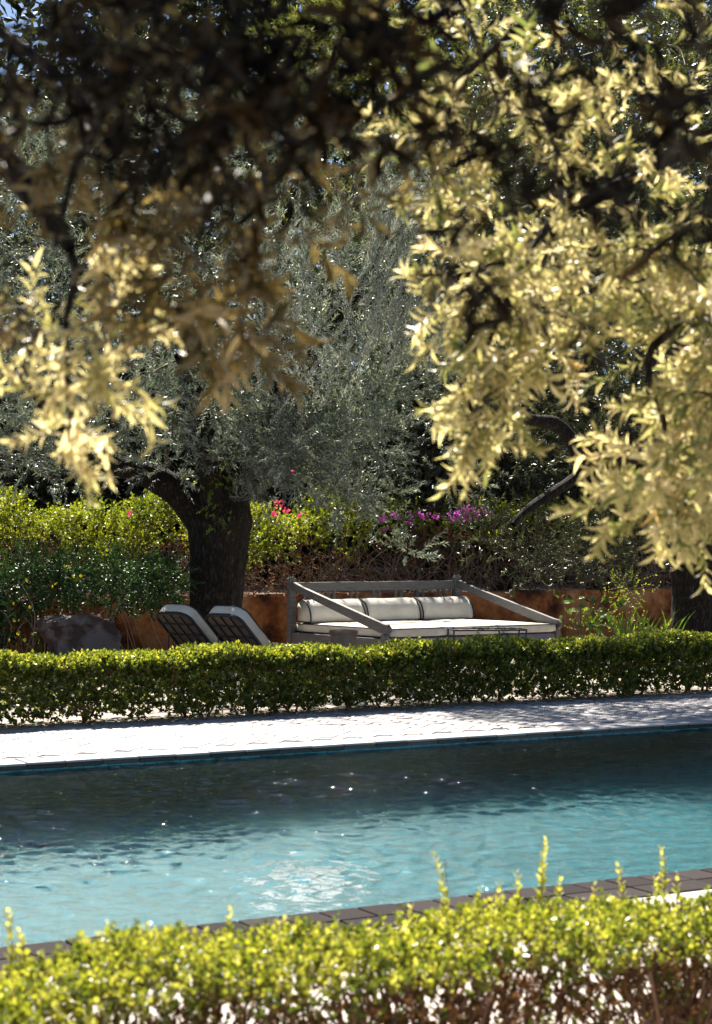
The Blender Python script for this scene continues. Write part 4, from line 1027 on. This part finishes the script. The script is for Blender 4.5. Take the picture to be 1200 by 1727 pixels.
cA = cpx([(100, 30, 2.3, .08, 7), (200, 110, 2.2, .07, 7), (280, 190, 2.2, .06, 6), (60, 200, 2.3, .05, 4), (250, 70, 2.2, .08, 8), (700, 100, 2.1, .03, 4), (140, 260, 2.3, .04, 3), (540, 60, 2.1, .07, 8), (360, 250, 2.2, .05, 5), (390, 110, 2.1, .08, 13), (330, 20, 2.2, .10, 10), (480, 50, 2.1, .09, 12), (550, 150, 2.1, .07, 11), (600, 230, 2.1, .045, 6), (480, 240, 2.2, .055, 8), (420, 180, 2.1, .06, 8), (640, 60, 2.1, .05, 7), (670, 150, 2.1, .035, 4), (230, 30, 2.2, .08, 6), (20, 60, 2.3, .06, 4), (20, 330, 2.3, .035, 2), (300, 110, 2.2, .07, 6),
          (845, 170, 2.1, .035, 4), (875, 260, 2.1, .035, 4), (820, 100, 2.1, .035, 4), (895, 210, 2.1, .03, 3), (840, 330, 2.2, .02, 2), (790, 200, 2.1, .02, 2), (960, 30, 2.1, .05, 4), (1165, 240, 2.0, .05, 6), (1190, 110, 2.0, .05, 6), (1165, 330, 2.0, .03, 3), (800, 430, 2.3, .03, 4), (830, 460, 2.3, .02, 2), (960, 510, 2.4, .025, 3), (1060, 230, 2.1, .03, 3), (1080, 40, 2.1, .04, 4), (870, 20, 2.1, .04, 3)])
cG = cpx([(60, 120, 2.9, .09, 4), (150, 90, 2.8, .10, 5), (250, 160, 2.8, .10, 6), (130, 220, 2.9, .09, 5), (330, 290, 2.8, .09, 7), (240, 300, 2.9, .09, 5), (60, 320, 2.9, .08, 4), (180, 370, 2.9, .08, 5), (290, 370, 2.8, .08, 6), (330, 440, 2.8, .07, 7), (400, 400, 2.8, .06, 5), (340, 510, 2.8, .065, 7), (380, 550, 2.8, .05, 6), (320, 560, 2.8, .04, 4), (400, 480, 2.8, .05, 4), (410, 590, 2.8, .03, 3), (240, 460, 2.9, .06, 4), (30, 430, 2.9, .06, 3), (470, 340, 2.8, .05, 4), (560, 320, 2.8, .04, 3), (440, 280, 2.8, .07, 5), (560, 60, 2.8, .09, 5), (680, 200, 2.9, .05, 3), (40, 540, 3.0, .05, 2)])
cAl = cpx([(140, 450, 3.3, .08, 7), (180, 540, 3.3, .10, 9), (130, 620, 3.35, .10, 9), (220, 620, 3.3, .07, 6), (120, 720, 3.4, .07, 7), (170, 690, 3.4, .06, 4), (60, 560, 3.4, .09, 6), (95, 770, 3.4, .04, 3), (30, 650, 3.5, .07, 4)])
shadeA = []  # unseen crown, added above the view to shade the hanging branches
for k in range(54):
    shadeA.append(((random.uniform(-1.6, 1.7), random.uniform(2.75, 4.15), random.uniform(3.45, 4.4)), (.35, .32, .28), 38))
near_tree('blurred olive branches hanging dark across the top left of the view', ba, tA, lA, cA, shadeA, M['olive_shade'], OS, K=8, sl=(.05, .10), br=.004)
random.seed(72)
# its sunlit spray on the left
rootA = bpy.data.objects['overhanging_olive']
p, t = gather(cG, up=-.3, shell=.6)
foliage_part('golden_foliage', rootA, p, t, M['olive_sun_gold'], 12, (.07, .14), (.056, .0130), T=LEAF6, stem_r=.0016, stem_name='golden_twigs')
connect(rootA, LIMB_A, cG, .0028, .2, name='golden_branches', sub=0)
root = props(empty('overhanging_olive', Vector((-2.6, 4.2, 0))), 'blurred olive tree with one bright sunlit spray hanging at the left edge', 'tree')
bL = Vector((-2.6, 4.2, 0))
trunk_obj(root, [(bL, .28), (bL + Vector((0, 0, .7)), .2), (bL + Vector((.05, 0, 1.6)), .18), (bL + Vector((.1, 0, 2.3)), .12), (bL + Vector((.15, 0, 2.7)), .08)], 20, 6)
_, pts1, _ = limb_obj('limb', root, [(bL + Vector((.05, 0, 2.0)), .10), ((-1.7, 3.9, 2.6), .07), ((-1.1, 3.6, 2.65), .016), (P(90, 380, 3.4), .010), (P(110, 560, 3.35), .006), (P(120, 740, 3.35), .003)], 8, 6, .1)
connect(root, pts1[4:], cAl, .015, .15, sub=1)
p, t = gather(cAl, up=-.3, shell=.6)
foliage_part('foliage', root, p, t, M['olive_near'], 12, (.06, .13), (.046, .0115), T=LEAF6, stem_r=.0016, tint_fn=lambda q, b_: np.minimum(b_ * .7 + .25, .92))
# right one: in full sun
bB = Vector((3.1, 5.0, 0))
tB = [(bB, .34), (bB + Vector((0, 0, .6)), .26), (bB + Vector((-.05, 0, 1.5)), .23), (bB + Vector((-.1, 0, 2.3)), .24), (bB + Vector((-.1, 0, 2.7)), .12)]
lB = [
    [(bB + Vector((-.1, 0, 2.2)), .14), ((2.3, 4.8, 3.1), .10), ((1.6, 4.6, 3.35), .04), ((.9, 4.5, 3.25), .014), (P(760, 150, 4.4), .009), (P(730, 300, 4.4), .005)],
    [(bB + Vector((-.1, 0, 2.2)), .12), ((2.1, 4.6, 2.6), .08), ((1.4, 4.5, 2.75), .016), (P(1000, 330, 4.4), .012), (P(860, 500, 4.2), .008), (P(800, 650, 4.2), .004)],
    [(bB + Vector((-.1, 0, 2.1)), .12), ((2.2, 4.7, 2.3), .07), ((1.5, 4.5, 2.3), .016), (P(1130, 560, 4.3), .012), (P(1120, 720, 4.3), .008), (P(1105, 840, 4.3), .004)],
    [(bB + Vector((-.1, 0, 2.3)), .12), ((2.4, 5.3, 3.3), .09), ((1.6, 5.4, 3.7), .06), ((.8, 5.4, 3.8), .03)],
]
lst = []
def hb(n, x0, x1, y0, y1, r0, r1, spr, keep=lambda x, y: True): return blob(x0, x1, y0, y1, 4.0, 4.75, n, r0, r1, spr, keep)
lst += hb(26, 740, 1230, -40, 330, .10, .15, 6)
lst += hb(18, 850, 1230, 280, 520, .10, .15, 7)
lst += hb(7, 770, 900, 420, 560, .06, .10, 9)
lst += [(745, 530, 4.3, .06, 8), (790, 540, 4.3, .08, 10), (850, 600, 4.2, .09, 11), (880, 560, 4.3, .09, 10), (820, 660, 4.2, .07, 9), (840, 690, 4.2, .05, 6), (800, 690, 4.2, .05, 6), (815, 745, 4.2, .04, 6), (760, 250, 4.3, .07, 7), (730, 300, 4.3, .06, 6), (930, 560, 4.4, .08, 8)]
lst += hb(13, 1090, 1230, 500, 720, .09, .13, 8)
lst += hb(15, 1070, 1230, 660, 830, .08, .12, 9)
lst += [(1095, 870, 4.3, .05, 8), (1115, 850, 4.3, .06, 8), (1150, 865, 4.3, .06, 7), (1090, 770, 4.3, .05, 5), (1085, 830, 4.3, .05, 5), (1190, 870, 4.4, .05, 5)]
cB = cpx(lst)
offB = [((random.uniform(1.5, 3.2), random.uniform(3.6, 4.8), random.uniform(2.9, 4.0)), (.35, .35, .3), 24) for k in range(8) ]
near_tree('blurred sunlit olive tree filling the upper right with golden leaves', bB, tB, lB, cB, offB, M['olive_near'], OL, K=18)
